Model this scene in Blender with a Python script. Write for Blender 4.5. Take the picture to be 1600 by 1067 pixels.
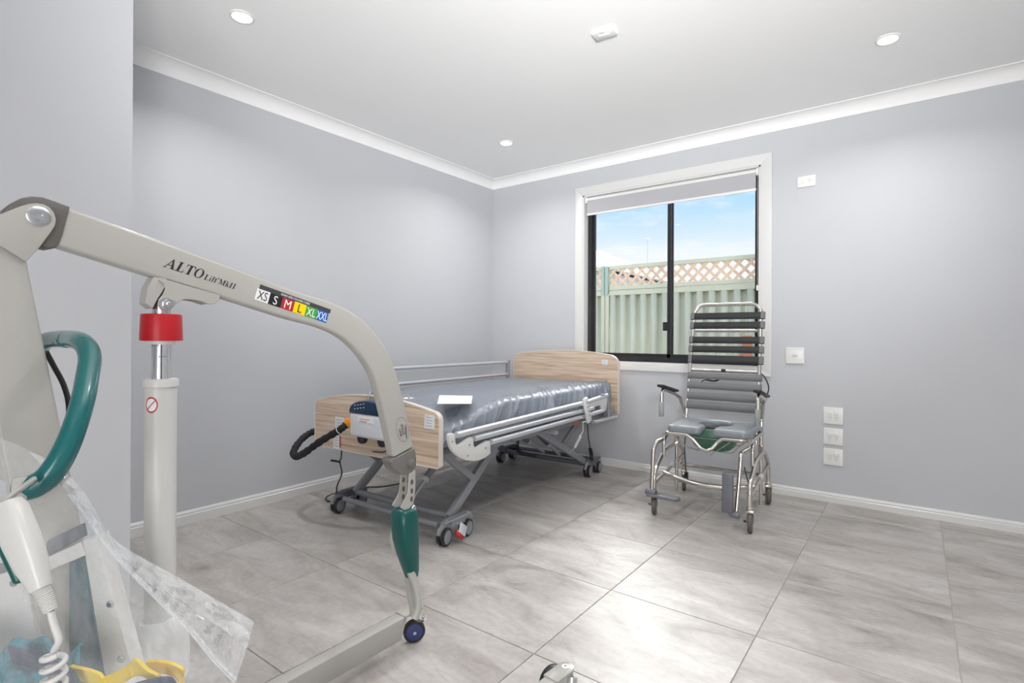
import bpy, bmesh, math, random
from mathutils import Vector, Matrix, noise
random.seed(7)
for o in list(bpy.data.objects): bpy.data.objects.remove(o)
scene = bpy.context.scene
COL = scene.collection
PI = math.pi

# ------------------------------------------------------------------ camera
FPX, CX, CY, YAW, PITCH, ROLL, EYE = 836.1, 800.0, 523.68, .64713, .00176, .00466, 1.1247
Fv = Vector((-math.sin(YAW)*math.cos(PITCH), math.cos(YAW)*math.cos(PITCH), math.sin(PITCH)))
R0 = Vector((math.cos(YAW), math.sin(YAW), 0)); U0 = R0.cross(Fv)
Rv = R0*math.cos(ROLL) + U0*math.sin(ROLL); Uv = -R0*math.sin(ROLL) + U0*math.cos(ROLL)
CAM = Vector((0, 0, EYE))
cd = bpy.data.cameras.new('camera'); co = bpy.data.objects.new('camera', cd); COL.objects.link(co)
cd.sensor_width = 36; cd.lens = 36*FPX/1600; cd.shift_y = -(533.5-CY)/1600
cd.clip_start = .02; cd.clip_end = 200
M = Matrix((Rv, Uv, -Fv)).transposed().to_4x4(); M.translation = CAM
co.matrix_world = M
scene.camera = co
scene.view_settings.view_transform = 'Standard'; scene.view_settings.look = 'None'
scene.view_settings.gamma = 1; scene.view_settings.use_curve_mapping = False
scene.view_settings.exposure = 0.48

# ------------------------------------------------------------------ world
w = bpy.data.worlds.new('sky'); scene.world = w; w.use_nodes = True
nt = w.node_tree; nt.nodes.clear()
def wn(t): return nt.nodes.new(t)
tc = wn('ShaderNodeTexCoord'); sep = wn('ShaderNodeSeparateXYZ'); nt.links.new(tc.outputs['Generated'], sep.inputs[0])
rp = wn('ShaderNodeValToRGB'); nt.links.new(sep.outputs[2], rp.inputs[0])
rp.color_ramp.elements[0].position = 0.0; rp.color_ramp.elements[0].color = (.97, .98, 1.0, 1)
rp.color_ramp.elements[1].position = 1.0; rp.color_ramp.elements[1].color = (.22, .45, .85, 1)
for p, c in ((.13, (.93, .97, 1.0, 1)), (.245, (.40, .71, 1.0, 1)), (.5, (.30, .58, .95, 1))):
    e = rp.color_ramp.elements.new(p); e.color = c
mp = wn('ShaderNodeMapping'); mp.inputs['Scale'].default_value = (3.2, 3.2, 13); nt.links.new(tc.outputs['Generated'], mp.inputs[0])
nz = wn('ShaderNodeTexNoise'); nz.inputs['Scale'].default_value = 2.3; nz.inputs['Detail'].default_value = 7; nz.inputs['Roughness'].default_value = .62
nt.links.new(mp.outputs[0], nz.inputs['Vector'])
cr = wn('ShaderNodeValToRGB'); cr.color_ramp.elements[0].position = .50; cr.color_ramp.elements[1].position = .80
nt.links.new(nz.outputs['Fac'], cr.inputs[0])
mx = wn('ShaderNodeMixRGB'); mx.inputs[2].default_value = (.97, .98, 1, 1)
nt.links.new(cr.outputs[0], mx.inputs[0]); nt.links.new(rp.outputs[0], mx.inputs[1])
bg = wn('ShaderNodeBackground'); bg.inputs['Strength'].default_value = .785
nt.links.new(mx.outputs[0], bg.inputs[0])
wo = wn('ShaderNodeOutputWorld'); nt.links.new(bg.outputs[0], wo.inputs[0])

# ------------------------------------------------------------------ lights
def light(name, kind, energy, loc, target=None, **kw):
    l = bpy.data.lights.new(name, kind); l.energy = energy
    for k, v in kw.items(): setattr(l, k, v)
    o = bpy.data.objects.new(name, l); COL.objects.link(o); o.location = loc
    if target is not None:
        o.rotation_euler = (Vector(target)-Vector(loc)).to_track_quat('-Z', 'Y').to_euler()
    return o
light('sun', 'SUN', 6.5, (-2.36, 6.2, 3.2), (-1.66, 4.3, 1.6), angle=.85, color=(1, .985, .96))
# unseen fill light added behind the camera to even out the room
light('rear_fill', 'AREA', 62, (.6, -1.93, .9), (-.3, 3, 1.3), shape='RECTANGLE', size=2.0, size_y=2.0, color=(1, .985, .965))
# second added fill, aimed up and forward to brighten ceiling and upper walls
light('ceiling_fill', 'AREA', 30, (.55, -.4, 1.6), (-1.08, 2.05, 2.82), shape='DISK', size=.6, spread=1.45)
DL = [(-2.665, 1.30), (-2.668, 3.44), (-.124, 3.436), (-.124, 1.30)]
for x, y in DL:
    light('downlight_lamp', 'AREA', 6.4, (x, y, 2.684), (x, y, 0), shape='DISK', size=.085, spread=2.55, color=(1, .985, .965))
light('window_daylight', 'AREA', 1, (-1.66, 4.36, 1.6), (-1.66, 0, 1.6), shape='RECTANGLE', size=1.4, size_y=1.3)
bpy.data.lights['window_daylight'].cycles.is_portal = True

# ------------------------------------------------------------------ helpers
def P(px, py, x=None, y=None, z=None, d=None):
    r = Fv + Rv*((px-CX)/FPX) - Uv*((py-CY)/FPX)
    if x is not None: t = (x-CAM.x)/r.x
    elif y is not None: t = (y-CAM.y)/r.y
    elif z is not None: t = (z-CAM.z)/r.z
    else: t = d
    return CAM + r*t

MATS = {}
def mat(name, col=(.8, .8, .8), rough=.5, metal=0, bump=0, bscale=60, var=.03, coat=0, spec=.5, vscale=4):
    if name in MATS: return MATS[name]
    m = bpy.data.materials.new(name); m.use_nodes = True; MATS[name] = m
    n = m.node_tree; b = n.nodes['Principled BSDF']
    b.inputs['Roughness'].default_value = rough; b.inputs['Metallic'].default_value = metal
    b.inputs['Specular IOR Level'].default_value = spec
    b.inputs['Coat Weight'].default_value = coat
    t = n.nodes.new('ShaderNodeTexCoord')
    nz = n.nodes.new('ShaderNodeTexNoise'); nz.inputs['Scale'].default_value = vscale; nz.inputs['Detail'].default_value = 4
    n.links.new(t.outputs['Object'], nz.inputs['Vector'])
    r = n.nodes.new('ShaderNodeValToRGB')
    r.color_ramp.elements[0].position = .3; r.color_ramp.elements[1].position = .7
    r.color_ramp.elements[0].color = tuple(c*(1-var) for c in col)+(1,)
    r.color_ramp.elements[1].color = tuple(min(1, c*(1+var)) for c in col)+(1,)
    n.links.new(nz.outputs['Fac'], r.inputs[0]); n.links.new(r.outputs[0], b.inputs['Base Color'])
    if bump:
        n2 = n.nodes.new('ShaderNodeTexNoise'); n2.inputs['Scale'].default_value = bscale; n2.inputs['Detail'].default_value = 3
        n.links.new(t.outputs['Object'], n2.inputs['Vector'])
        bp = n.nodes.new('ShaderNodeBump'); bp.inputs['Strength'].default_value = bump; bp.inputs['Distance'].default_value = .002
        n.links.new(n2.outputs['Fac'], bp.inputs['Height']); n.links.new(bp.outputs[0], b.inputs['Normal'])
    return m

def emis(name, col, s):
    m = bpy.data.materials.new(name); m.use_nodes = True; MATS[name] = m
    n = m.node_tree; n.nodes.clear()
    e = n.nodes.new('ShaderNodeEmission'); e.inputs[0].default_value = col+(1,); e.inputs[1].default_value = s
    o = n.nodes.new('ShaderNodeOutputMaterial'); n.links.new(e.outputs[0], o.inputs[0])
    return m

def obj(name, bm, m, parent=None, smooth=40, shift=None, label=None):
    if shift is not None: bmesh.ops.translate(bm, verts=bm.verts, vec=shift)
    bmesh.ops.recalc_face_normals(bm, faces=bm.faces)
    me = bpy.data.meshes.new(name); bm.to_mesh(me); bm.free()
    if smooth:
        for p in me.polygons: p.use_smooth = True
        me.set_sharp_from_angle(angle=math.radians(smooth))
    if m: me.materials.append(m)
    o = bpy.data.objects.new(name, me); COL.objects.link(o)
    if parent: o.parent = parent
    if label: o['label'] = label
    return o
def tag(o, label, cat, group=None):
    o['label'] = label; o['category'] = cat
    if group: o['group'] = group
    return o
def thing(name, label, cat, loc=(0, 0, 0), rz=0, group=None):
    o = bpy.data.objects.new(name, None); COL.objects.link(o)
    o.location = loc; o.rotation_euler = (0, 0, rz); o.empty_display_size = .1
    return tag(o, label, cat, group)
def struct(o): o['kind'] = 'structure'; return o
def copy_part(o, parent, loc=None, rot=None):
    c = o.copy(); COL.objects.link(c); c.parent = parent
    if loc is not None: c.location = loc
    if rot is not None: c.rotation_euler = rot
    for ch in list(o.children): copy_part(ch, c)
    return c
B = bmesh.new

def rbox(bm, lo, hi, r=0, seg=2, Mx=None):
    lo = Vector(lo); hi = Vector(hi); c = (lo+hi)/2; s = hi-lo
    g = bmesh.ops.create_cube(bm, size=1, matrix=Matrix.Translation(c) @ Matrix.Diagonal((*s, 1)))
    vs = g['verts']
    if r:
        es = list({e for v in vs for e in v.link_edges})
        g2 = bmesh.ops.bevel(bm, geom=es, offset=r, segments=seg, affect='EDGES', profile=.5)
        vs = list({v for f in g2['faces'] for v in f.verts} | {v for v in vs if v.is_valid})
    if Mx: bmesh.ops.transform(bm, matrix=Mx, verts=[v for v in vs if v.is_valid])
    return bm

def frames(pts, closed=False):
    n = len(pts); T = []
    for i in range(n):
        a = pts[(i-1) % n] if (i > 0 or closed) else pts[i]
        b = pts[(i+1) % n] if (i < n-1 or closed) else pts[i]
        t = (b-a); T.append(t.normalized() if t.length > 1e-9 else Vector((0, 0, 1)))
    t0 = T[0]; up = Vector((0, 0, 1)) if abs(t0.z) < .9 else Vector((1, 0, 0))
    N = [(up - t0*up.dot(t0)).normalized()]
    for i in range(1, n):
        v = N[-1] - T[i]*N[-1].dot(T[i])
        N.append(v.normalized() if v.length > 1e-6 else N[-1])
    return T, N
def tube(bm, pts, r, n=12, cap=True, closed=False, flat=1.0):
    pts = [Vector(p) for p in pts]; T, N = frames(pts, closed)
    rr = r if isinstance(r, (list, tuple)) else [r]*len(pts)
    rings = []
    for p, t, nn, q in zip(pts, T, N, rr):
        b = t.cross(nn)
        rings.append([bm.verts.new(p + (nn*math.cos(2*PI*k/n)*flat + b*math.sin(2*PI*k/n))*q) for k in range(n)])
    m = len(rings)
    for i in range(m if closed else m-1):
        a, c = rings[i], rings[(i+1) % m]
        for k in range(n): bm.faces.new((a[k], a[(k+1) % n], c[(k+1) % n], c[k]))
    if cap and not closed:
        bm.faces.new(list(reversed(rings[0]))); bm.faces.new(rings[-1])
    return bm
def cyl(bm, p0, p1, r, n=24, bev=0):
    p0 = Vector(p0); p1 = Vector(p1); d = (p1-p0).normalized()
    if bev: return tube(bm, [p0, p0+d*1e-5, p0+d*bev, p1-d*bev, p1-d*1e-5, p1], [r-bev, r-bev, r, r, r-bev, r-bev], n)
    return tube(bm, [p0, p1], r, n)
def arc_fillet(pts, r, seg=6):
    pts = [Vector(p) for p in pts]; out = [pts[0]]
    for i in range(1, len(pts)-1):
        p = pts[i]; a = pts[i-1]-p; b = pts[i+1]-p
        q = r[i] if isinstance(r, (list, tuple)) else r
        la, lb = a.length, b.length; a.normalize(); b.normalize()
        ang = a.angle(b)
        if ang > PI-.01 or q <= 0: out.append(p); continue
        tl = min(q/math.tan(ang/2), la*.49, lb*.49); q2 = tl*math.tan(ang/2)
        cdir = (a+b).normalized(); c = p + cdir*(q2/math.sin(ang/2))
        s = p+a*tl - c; e = p+b*tl - c; om = s.angle(e)
        for k in range(seg+1):
            t = k/seg
            out.append(c + (s*math.sin((1-t)*om) + e*math.sin(t*om))/math.sin(om))
    out.append(pts[-1]); return out
def spline(pts, k=8):
    pts = [Vector(p) for p in pts]; out = []
    q = [pts[0]*2-pts[1]] + pts + [pts[-1]*2-pts[-2]]
    for i in range(1, len(q)-2):
        a, b, c, d = q[i-1:i+3]
        for j in range(k):
            t = j/k
            out.append(.5*((2*b) + (c-a)*t + (2*a-5*b+4*c-d)*t*t + (3*b-a-3*c+d)*t**3))
    out.append(pts[-1]); return out
def coil(pts, R, turns, k=10):
    path = spline(pts, 16); T, N = frames(path); m = turns*k; out = []
    for i in range(m+1):
        s = i/m*(len(path)-1); j = min(int(s), len(path)-2); f = s-j
        p = path[j].lerp(path[j+1], f); nn = N[j]; b = T[j].cross(nn); a = 2*PI*i/k
        out.append(p + (nn*math.cos(a)+b*math.sin(a))*R)
    return out
def lathe(bm, prof, c, axis, n=28):
    axis = Vector(axis).normalized(); up = Vector((0, 0, 1)) if abs(axis.z) < .9 else Vector((1, 0, 0))
    u = (up-axis*up.dot(axis)).normalized(); v = axis.cross(u); c = Vector(c); rings = []
    for r, h in prof:
        rings.append([bm.verts.new(c+axis*h+(u*math.cos(2*PI*k/n)+v*math.sin(2*PI*k/n))*max(r, 1e-4)) for k in range(n)])
    for a, b in zip(rings, rings[1:]):
        for k in range(n): bm.faces.new((a[k], a[(k+1) % n], b[(k+1) % n], b[k]))
    bm.faces.new(rings[0]); bm.faces.new(rings[-1]); return bm
def prism(bm, pts, vec, bev=0, seg=2):
    vec = Vector(vec); vs = [bm.verts.new(Vector(p)) for p in pts]
    f = bm.faces.new(vs); g = bmesh.ops.extrude_face_region(bm, geom=[f])
    nv = [e for e in g['geom'] if isinstance(e, bmesh.types.BMVert)]
    bmesh.ops.translate(bm, verts=nv, vec=vec)
    if bev:
        allv = set(vs) | set(nv); ends = []
        for e in {e for v in allv for e in v.link_edges}:
            a, b = e.verts
            if (a in nv) == (b in nv): ends.append(e)
        bmesh.ops.bevel(bm, geom=ends, offset=bev, segments=seg, affect='EDGES', profile=.5)
    return bm
def bar(bm, p0, p1, wd, ht, up=(0, 0, 1), r=0):
    p0 = Vector(p0); p1 = Vector(p1); t = (p1-p0); L = t.length; t.normalize()
    up = Vector(up); z = (up-t*up.dot(t)).normalized(); y = z.cross(t)
    Mx = Matrix((t, y, z)).transposed().to_4x4(); Mx.translation = (p0+p1)/2
    return rbox(bm, (-L/2, -wd/2, -ht/2), (L/2, wd/2, ht/2), r, 2, Mx)
def basis(o, xdir, ydir):
    x = Vector(xdir).normalized(); y = Vector(ydir); y = (y-x*y.dot(x)).normalized(); z = x.cross(y)
    Mx = Matrix((x, y, z)).transposed().to_4x4(); Mx.translation = Vector(o); return Mx
def quad_decal(bm, Mx, x0, y0, x1, y1, t=.0006):
    return rbox(bm, (x0, y0, -t), (x1, y1, t), 0, 2, Mx)
def text_bm(s, size, Mx, align='LEFT', shear=0, bold=0, xs=1, thick=.0004):
    c = bpy.data.curves.new('lettering', 'FONT'); c.body = s; c.size = size; c.shear = shear; c.offset = bold
    c.align_x = align; c.extrude = thick; c.resolution_u = 3
    o = bpy.data.objects.new('lettering', c); COL.objects.link(o)
    bpy.context.view_layer.update()
    me = bpy.data.meshes.new_from_object(o.evaluated_get(bpy.context.evaluated_depsgraph_get()))
    bpy.data.objects.remove(o); bpy.data.curves.remove(c)
    bm = B(); bm.from_mesh(me); bpy.data.meshes.remove(me)
    bmesh.ops.transform(bm, matrix=Mx @ Matrix.Diagonal((xs, 1, 1, 1)), verts=bm.verts)
    return bm

# ------------------------------------------------------------------ materials
M_wall = mat('wall_paint', (.56, .572, .60), .55, bump=.05, bscale=300, var=.008, spec=.3)
M_ceil = mat('ceiling_paint', (.93, .93, .925), .7, var=.004, spec=.2)
M_trim = mat('white_gloss_trim', (.73, .73, .72), .3, var=.01)
M_plate = mat('white_plastic', (.82, .82, .80), .3, var=.01)
M_hoist = mat('cream_powder_coat', (.405, .396, .368), .28, bump=.03, bscale=400, var=.012)
M_hoistw = mat('white_column', (.62, .615, .60), .32, var=.01)
M_dgrey = mat('dark_grey_plastic', (.115, .105, .098), .5, var=.05, bump=.05, bscale=300)
M_mgrey = mat('mid_grey_plastic', (.165, .158, .15), .42, var=.04)
M_teal = mat('teal_rubber', (.004, .12, .125), .22, var=.06, coat=.3)
M_teald = mat('teal_plastic', (.003, .082, .075), .3, var=.05)
M_red = mat('red_plastic', (.46, .006, .012), .38, var=.03)
M_steel = mat('zinc_steel', (.62, .63, .64), .22, 1, var=.05)
M_chrome = mat('clear_rod', (.72, .74, .76), .12, .85, var=.03)
M_black = mat('black_rubber', (.016, .016, .018), .45, var=.1)
M_bmetal = mat('black_aluminium', (.017, .016, .019), .35, var=.05, coat=.1)
M_blue = mat('blue_wheel_core', (.035, .05, .17), .4, var=.05)
M_ss = mat('stainless_tube', (.66, .62, .585), .2, 1, var=.06)
M_alu = mat('silver_rail', (.66, .67, .69), .3, .55, var=.02)
M_bedg = mat('bed_grey_steel', (.30, .31, .335), .4, .25, var=.03)
M_bedd = mat('bed_dark_steel', (.135, .145, .17), .42, .25, var=.04)
M_bedw = mat('bed_pale_plastic', (.66, .66, .65), .38, var=.015)
M_hub = mat('caster_hub', (.27, .28, .30), .4, var=.03)
M_strapd = mat('dark_strap', (.026, .027, .029), .7, var=.03, bump=.05, bscale=900)
M_strapl = mat('grey_strap', (.165, .17, .175), .65, var=.03, bump=.05, bscale=900)
M_seat = mat('grey_seat_vinyl', (.235, .255, .28), .28, var=.02)
M_pan = mat('green_pan', (.055, .165, .105), .35, var=.04)
M_grip = mat('grey_grip', (.30, .32, .31), .5, var=.03)
M_fgrey = mat('footrest_grey', (.155, .16, .185), .4, var=.04)
M_paper = mat('paper', (.85, .85, .86), .6, var=.01)
M_sticker = mat('sticker', (.74, .76, .78), .35, var=.04, vscale=60)
M_navy = mat('navy_panel', (.006, .03, .075), .3, var=.05)
M_yel = mat('amber_plastic', (.80, .29, .012), .38, var=.05)
M_pump = mat('pump_white', (.68, .69, .73), .33, var=.02)
M_blind = mat('blind_fabric', (.46, .46, .485), .75, var=.01, bump=.1, bscale=700)
M_fence = mat('sage_steel', (.65, .655, .50), .45, var=.03)
M_fencep = mat('sage_post', (.42, .54, .45), .45, var=.03)
M_latt = mat('lattice_timber', (.80, .60, .44), .7, var=.10, vscale=14)
M_roof = mat('pale_roof', (.52, .55, .57), .6, var=.03)
M_grass = mat('ground_gravel', (.42, .39, .34), .9, var=.2, vscale=30)
M_orange = mat('terracotta', (.70, .25, .12), .6, var=.08)
M_lettr = mat('letter_black', (.02, .02, .022), .5, var=.02)
M_ltw = mat('letter_white', (.82, .82, .82), .5, var=.01)
M_fabteal = mat('sling_mesh_teal', (.005, .19, .26), .8, var=.3, bump=1.0, bscale=260, vscale=90)
M_fabyel = mat('yellow_webbing', (.86, .60, .002), .5, var=.06)
M_fabnavy = mat('navy_webbing', (.012, .02, .07), .6, var=.1)
M_tealpan = mat('slate_teal_panel', (.05, .115, .14), .4, var=.08)

def tile_mat():
    m = bpy.data.materials.new('stone_tile'); m.use_nodes = True; n = m.node_tree; L = n.links
    b = n.nodes['Principled BSDF']; N = n.nodes.new
    t = N('ShaderNodeTexCoord'); oi = N('ShaderNodeObjectInfo')
    geo = N('ShaderNodeNewGeometry')
    # each tile carries its own cut of stone: offset by the object's random number
    sc = N('ShaderNodeVectorMath'); sc.operation = 'SCALE'; sc.inputs[0].default_value = (37, 91, 53); L.new(oi.outputs['Random'], sc.inputs['Scale'])
    ad = N('ShaderNodeVectorMath'); L.new(t.outputs['Object'], ad.inputs[0]); L.new(sc.outputs[0], ad.inputs[1])
    mp = N('ShaderNodeMapping'); mp.inputs['Rotation'].default_value = (0, 0, .5); mp.inputs['Scale'].default_value = (1.0, 2.6, 1); L.new(ad.outputs[0], mp.inputs[0])
    n1 = N('ShaderNodeTexNoise'); n1.inputs['Scale'].default_value = 2.1; n1.inputs['Detail'].default_value = 9; n1.inputs['Roughness'].default_value = .62; n1.inputs['Distortion'].default_value = .9; L.new(mp.outputs[0], n1.inputs['Vector'])
    r1 = N('ShaderNodeValToRGB'); L.new(n1.outputs['Fac'], r1.inputs[0])
    e = r1.color_ramp.elements; e[0].position = .26; e[0].color = (.235, .21, .185, 1); e[1].position = .76; e[1].color = (.60, .575, .55, 1)
    for p, c in ((.40, (.385, .358, .333, 1)), (.54, (.475, .45, .428, 1))): q = e.new(p); q.color = c
    # thin darker veins
    mp2 = N('ShaderNodeMapping'); mp2.inputs['Rotation'].default_value = (0, 0, .9); mp2.inputs['Scale'].default_value = (1, 3.2, 1); L.new(ad.outputs[0], mp2.inputs[0])
    n2 = N('ShaderNodeTexNoise'); n2.inputs['Scale'].default_value = 1.5; n2.inputs['Detail'].default_value = 6; n2.inputs['Distortion'].default_value = 1.4; L.new(mp2.outputs[0], n2.inputs['Vector'])
    r2 = N('ShaderNodeValToRGB'); L.new(n2.outputs['Fac'], r2.inputs[0]); e = r2.color_ramp.elements
    e[0].position = .470; e[0].color = (0, 0, 0, 1); e[1].position = .53; e[1].color = (0, 0, 0, 1); q = e.new(.5); q.color = (1, 1, 1, 1)
    n3 = N('ShaderNodeTexNoise'); n3.inputs['Scale'].default_value = 2.2; L.new(ad.outputs[0], n3.inputs['Vector'])
    mu = N('ShaderNodeMath'); mu.operation = 'MULTIPLY'; L.new(r2.outputs[0], mu.inputs[0]); L.new(n3.outputs['Fac'], mu.inputs[1])
    mu2 = N('ShaderNodeMath'); mu2.operation = 'MULTIPLY'; mu2.inputs[1].default_value = .5; L.new(mu.outputs[0], mu2.inputs[0])
    mx = N('ShaderNodeMixRGB'); mx.inputs[2].default_value = (.27, .245, .225, 1); L.new(mu2.outputs[0], mx.inputs[0]); L.new(r1.outputs[0], mx.inputs[1])
    # fine speckle
    n4 = N('ShaderNodeTexNoise'); n4.inputs['Scale'].default_value = 45; n4.inputs['Detail'].default_value = 5; L.new(ad.outputs[0], n4.inputs['Vector'])
    r4 = N('ShaderNodeMapRange'); r4.inputs['From Min'].default_value = .3; r4.inputs['From Max'].default_value = .7; r4.inputs['To Min'].default_value = .93; r4.inputs['To Max'].default_value = 1.05; L.new(n4.outputs['Fac'], r4.inputs[0])
    m2 = N('ShaderNodeMixRGB'); m2.blend_type = 'MULTIPLY'; m2.inputs[0].default_value = 1; L.new(mx.outputs[0], m2.inputs[1]); L.new(r4.outputs[0], m2.inputs[2])
    L.new(m2.outputs[0], b.inputs['Base Color'])
    b.inputs['Roughness'].default_value = .36; b.inputs['Specular IOR Level'].default_value = .5
    bp = N('ShaderNodeBump'); bp.inputs['Strength'].default_value = .06; bp.inputs['Distance'].default_value = .002; L.new(n4.outputs['Fac'], bp.inputs['Height']); L.new(bp.outputs[0], b.inputs['Normal'])
    return m
M_tile = tile_mat()
M_grout = mat('grout', (.55, .51, .47), .8, var=.05)

def wood_mat():
    m = bpy.data.materials.new('oak_laminate'); m.use_nodes = True; n = m.node_tree; L = n.links; N = n.nodes.new
    b = n.nodes['Principled BSDF']; t = N('ShaderNodeTexCoord')
    mp = N('ShaderNodeMapping'); mp.inputs['Scale'].default_value = (1.1, 1, 26); L.new(t.outputs['Object'], mp.inputs[0])
    n1 = N('ShaderNodeTexNoise'); n1.inputs['Scale'].default_value = 2.4; n1.inputs['Detail'].default_value = 8; n1.inputs['Distortion'].default_value = .7; L.new(mp.outputs[0], n1.inputs['Vector'])
    r = N('ShaderNodeValToRGB'); L.new(n1.outputs['Fac'], r.inputs[0]); e = r.color_ramp.elements
    e[0].position = .28; e[0].color = (.43, .31, .215, 1); e[1].position = .72; e[1].color = (.76, .62, .49, 1); q = e.new(.5); q.color = (.61, .47, .35, 1)
    L.new(r.outputs[0], b.inputs['Base Color']); b.inputs['Roughness'].default_value = .4
    b.inputs['Coat Weight'].default_value = .55; b.inputs['Coat Roughness'].default_value = .14
    # the boards are still shrink-wrapped: crinkled clear film as the coat
    mp2 = N('ShaderNodeMapping'); mp2.inputs['Scale'].default_value = (1.5, 1, 9); L.new(t.outputs['Object'], mp2.inputs[0])
    n2 = N('ShaderNodeTexNoise'); n2.inputs['Scale'].default_value = 5; n2.inputs['Detail'].default_value = 5; L.new(mp2.outputs[0], n2.inputs['Vector'])
    bp = N('ShaderNodeBump'); bp.inputs['Strength'].default_value = .35; bp.inputs['Distance'].default_value = .006; L.new(n2.outputs['Fac'], bp.inputs['Height']); L.new(bp.outputs[0], b.inputs['Coat Normal'])
    return m
M_wood = wood_mat()
M_edge = mat('pale_edge_band', (.72, .66, .60), .35, var=.02)

def glass_mat():
    m = bpy.data.materials.new('window_glass'); m.use_nodes = True; n = m.node_tree; n.nodes.clear(); N = n.nodes.new; L = n.links
    tr = N('ShaderNodeBsdfTransparent'); gl = N('ShaderNodeBsdfGlossy'); gl.inputs['Roughness'].default_value = .01
    nz = N('ShaderNodeTexNoise'); nz.inputs['Scale'].default_value = 3
    rg = N('ShaderNodeMapRange'); rg.inputs['To Min'].default_value = .96; rg.inputs['To Max'].default_value = .99; L.new(nz.outputs['Fac'], rg.inputs[0]); L.new(rg.outputs[0], tr.inputs[0])
    fr = N('ShaderNodeFresnel'); fr.inputs[0].default_value = 1.25; mx = N('ShaderNodeMixShader'); o = N('ShaderNodeOutputMaterial')
    L.new(fr.outputs[0], mx.inputs[0]); L.new(tr.outputs[0], mx.inputs[1]); L.new(gl.outputs[0], mx.inputs[2]); L.new(mx.outputs[0], o.inputs[0])
    return m
M_glass = glass_mat()
def film_mat(name, haze, bump, rough):
    m = bpy.data.materials.new(name); m.use_nodes = True; n = m.node_tree; n.nodes.clear(); N = n.nodes.new; L = n.links
    t = N('ShaderNodeTexCoord'); tr = N('ShaderNodeBsdfTransparent'); tr.inputs[0].default_value = (.97, .98, .985, 1)
    pb = N('ShaderNodeBsdfPrincipled'); pb.inputs['Base Color'].default_value = (.88, .89, .91, 1); pb.inputs['Roughness'].default_value = rough
    pb.inputs['Specular IOR Level'].default_value = 1.0
    n1 = N('ShaderNodeTexNoise'); n1.inputs['Scale'].default_value = 14; n1.inputs['Detail'].default_value = 5; n1.inputs['Distortion'].default_value = 1.5; L.new(t.outputs['Object'], n1.inputs['Vector'])
    bp = N('ShaderNodeBump'); bp.inputs['Strength'].default_value = bump; bp.inputs['Distance'].default_value = .02; L.new(n1.outputs['Fac'], bp.inputs['Height']); L.new(bp.outputs[0], pb.inputs['Normal'])
    lw = N('ShaderNodeLayerWeight'); lw.inputs[0].default_value = .25; L.new(bp.outputs[0], lw.inputs['Normal'])
    n2 = N('ShaderNodeTexNoise'); n2.inputs['Scale'].default_value = 7; n2.inputs['Detail'].default_value = 4; n2.inputs['Distortion'].default_value = 2; L.new(t.outputs['Object'], n2.inputs['Vector'])
    rg = N('ShaderNodeMapRange'); rg.inputs['From Min'].default_value = .35; rg.inputs['From Max'].default_value = .75; rg.inputs['To Min'].default_value = haze*.55; rg.inputs['To Max'].default_value = haze*1.5; L.new(n2.outputs['Fac'], rg.inputs[0])
    fm = N('ShaderNodeMath'); fm.operation = 'MULTIPLY'; fm.inputs[1].default_value = .42; L.new(lw.outputs['Facing'], fm.inputs[0])
    ad = N('ShaderNodeMath'); ad.use_clamp = True; L.new(fm.outputs[0], ad.inputs[0]); L.new(rg.outputs[0], ad.inputs[1])
    mx = N('ShaderNodeMixShader'); o = N('ShaderNodeOutputMaterial')
    L.new(ad.outputs[0], mx.inputs[0]); L.new(tr.outputs[0], mx.inputs[1]); L.new(pb.outputs[0], mx.inputs[2]); L.new(mx.outputs[0], o.inputs[0])
    return m
M_film = film_mat('clear_film', .15, .35, .14)
M_film2 = film_mat('crumpled_film', .30, .25, .07)

# ------------------------------------------------------------------ room shell
XL, YW, ZC = -3.4635, 4.2472, 2.70
XR, YF = 1.45, -2.0
NX, NY = -2.30, .725            # corner of the near wall that projects on the left
WX0, WX1, WZ0, WZ1 = -2.404, -.917, .899, 2.392   # window opening
YG = 4.345                       # outer face of the wall line

bm = B(); rbox(bm, (XL-.1, YF-.1, -.2), (XR+.1, YW+.2, -.004))
floor = struct(obj('floor', bm, M_grout, smooth=0))
TX0, TY0, T = -1.0786, 2.165, .6
def tile_mesh(lo, hi, g=.0016):
    bm = B(); rbox(bm, (lo[0]+g, lo[1]+g, -.009), (hi[0]-g, hi[1]-g, 0), .0012, 1)
    me = bpy.data.meshes.new('tile'); bm.to_mesh(me); bm.free(); me.materials.append(M_tile); return me
full = tile_mesh((0, 0), (T, T))
for i in range(-5, 6):
    for j in range(-8, 5):
        x0, y0 = TX0+i*T, TY0+j*T; x1, y1 = x0+T, y0+T
        a, b_, c, d = max(x0, XL), min(x1, XR), max(y0, YF), min(y1, YW)
        if b_-a < .03 or d-c < .03: continue
        if b_ < NX+.01 and d < NY+.01: continue
        me = full if (b_-a > T-.001 and d-c > T-.001) else tile_mesh((a-x0, c-y0), (b_-x0, d-y0))
        o = bpy.data.objects.new('tile', me); COL.objects.link(o); o.parent = floor; o.location = (x0, y0, 0)

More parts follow.
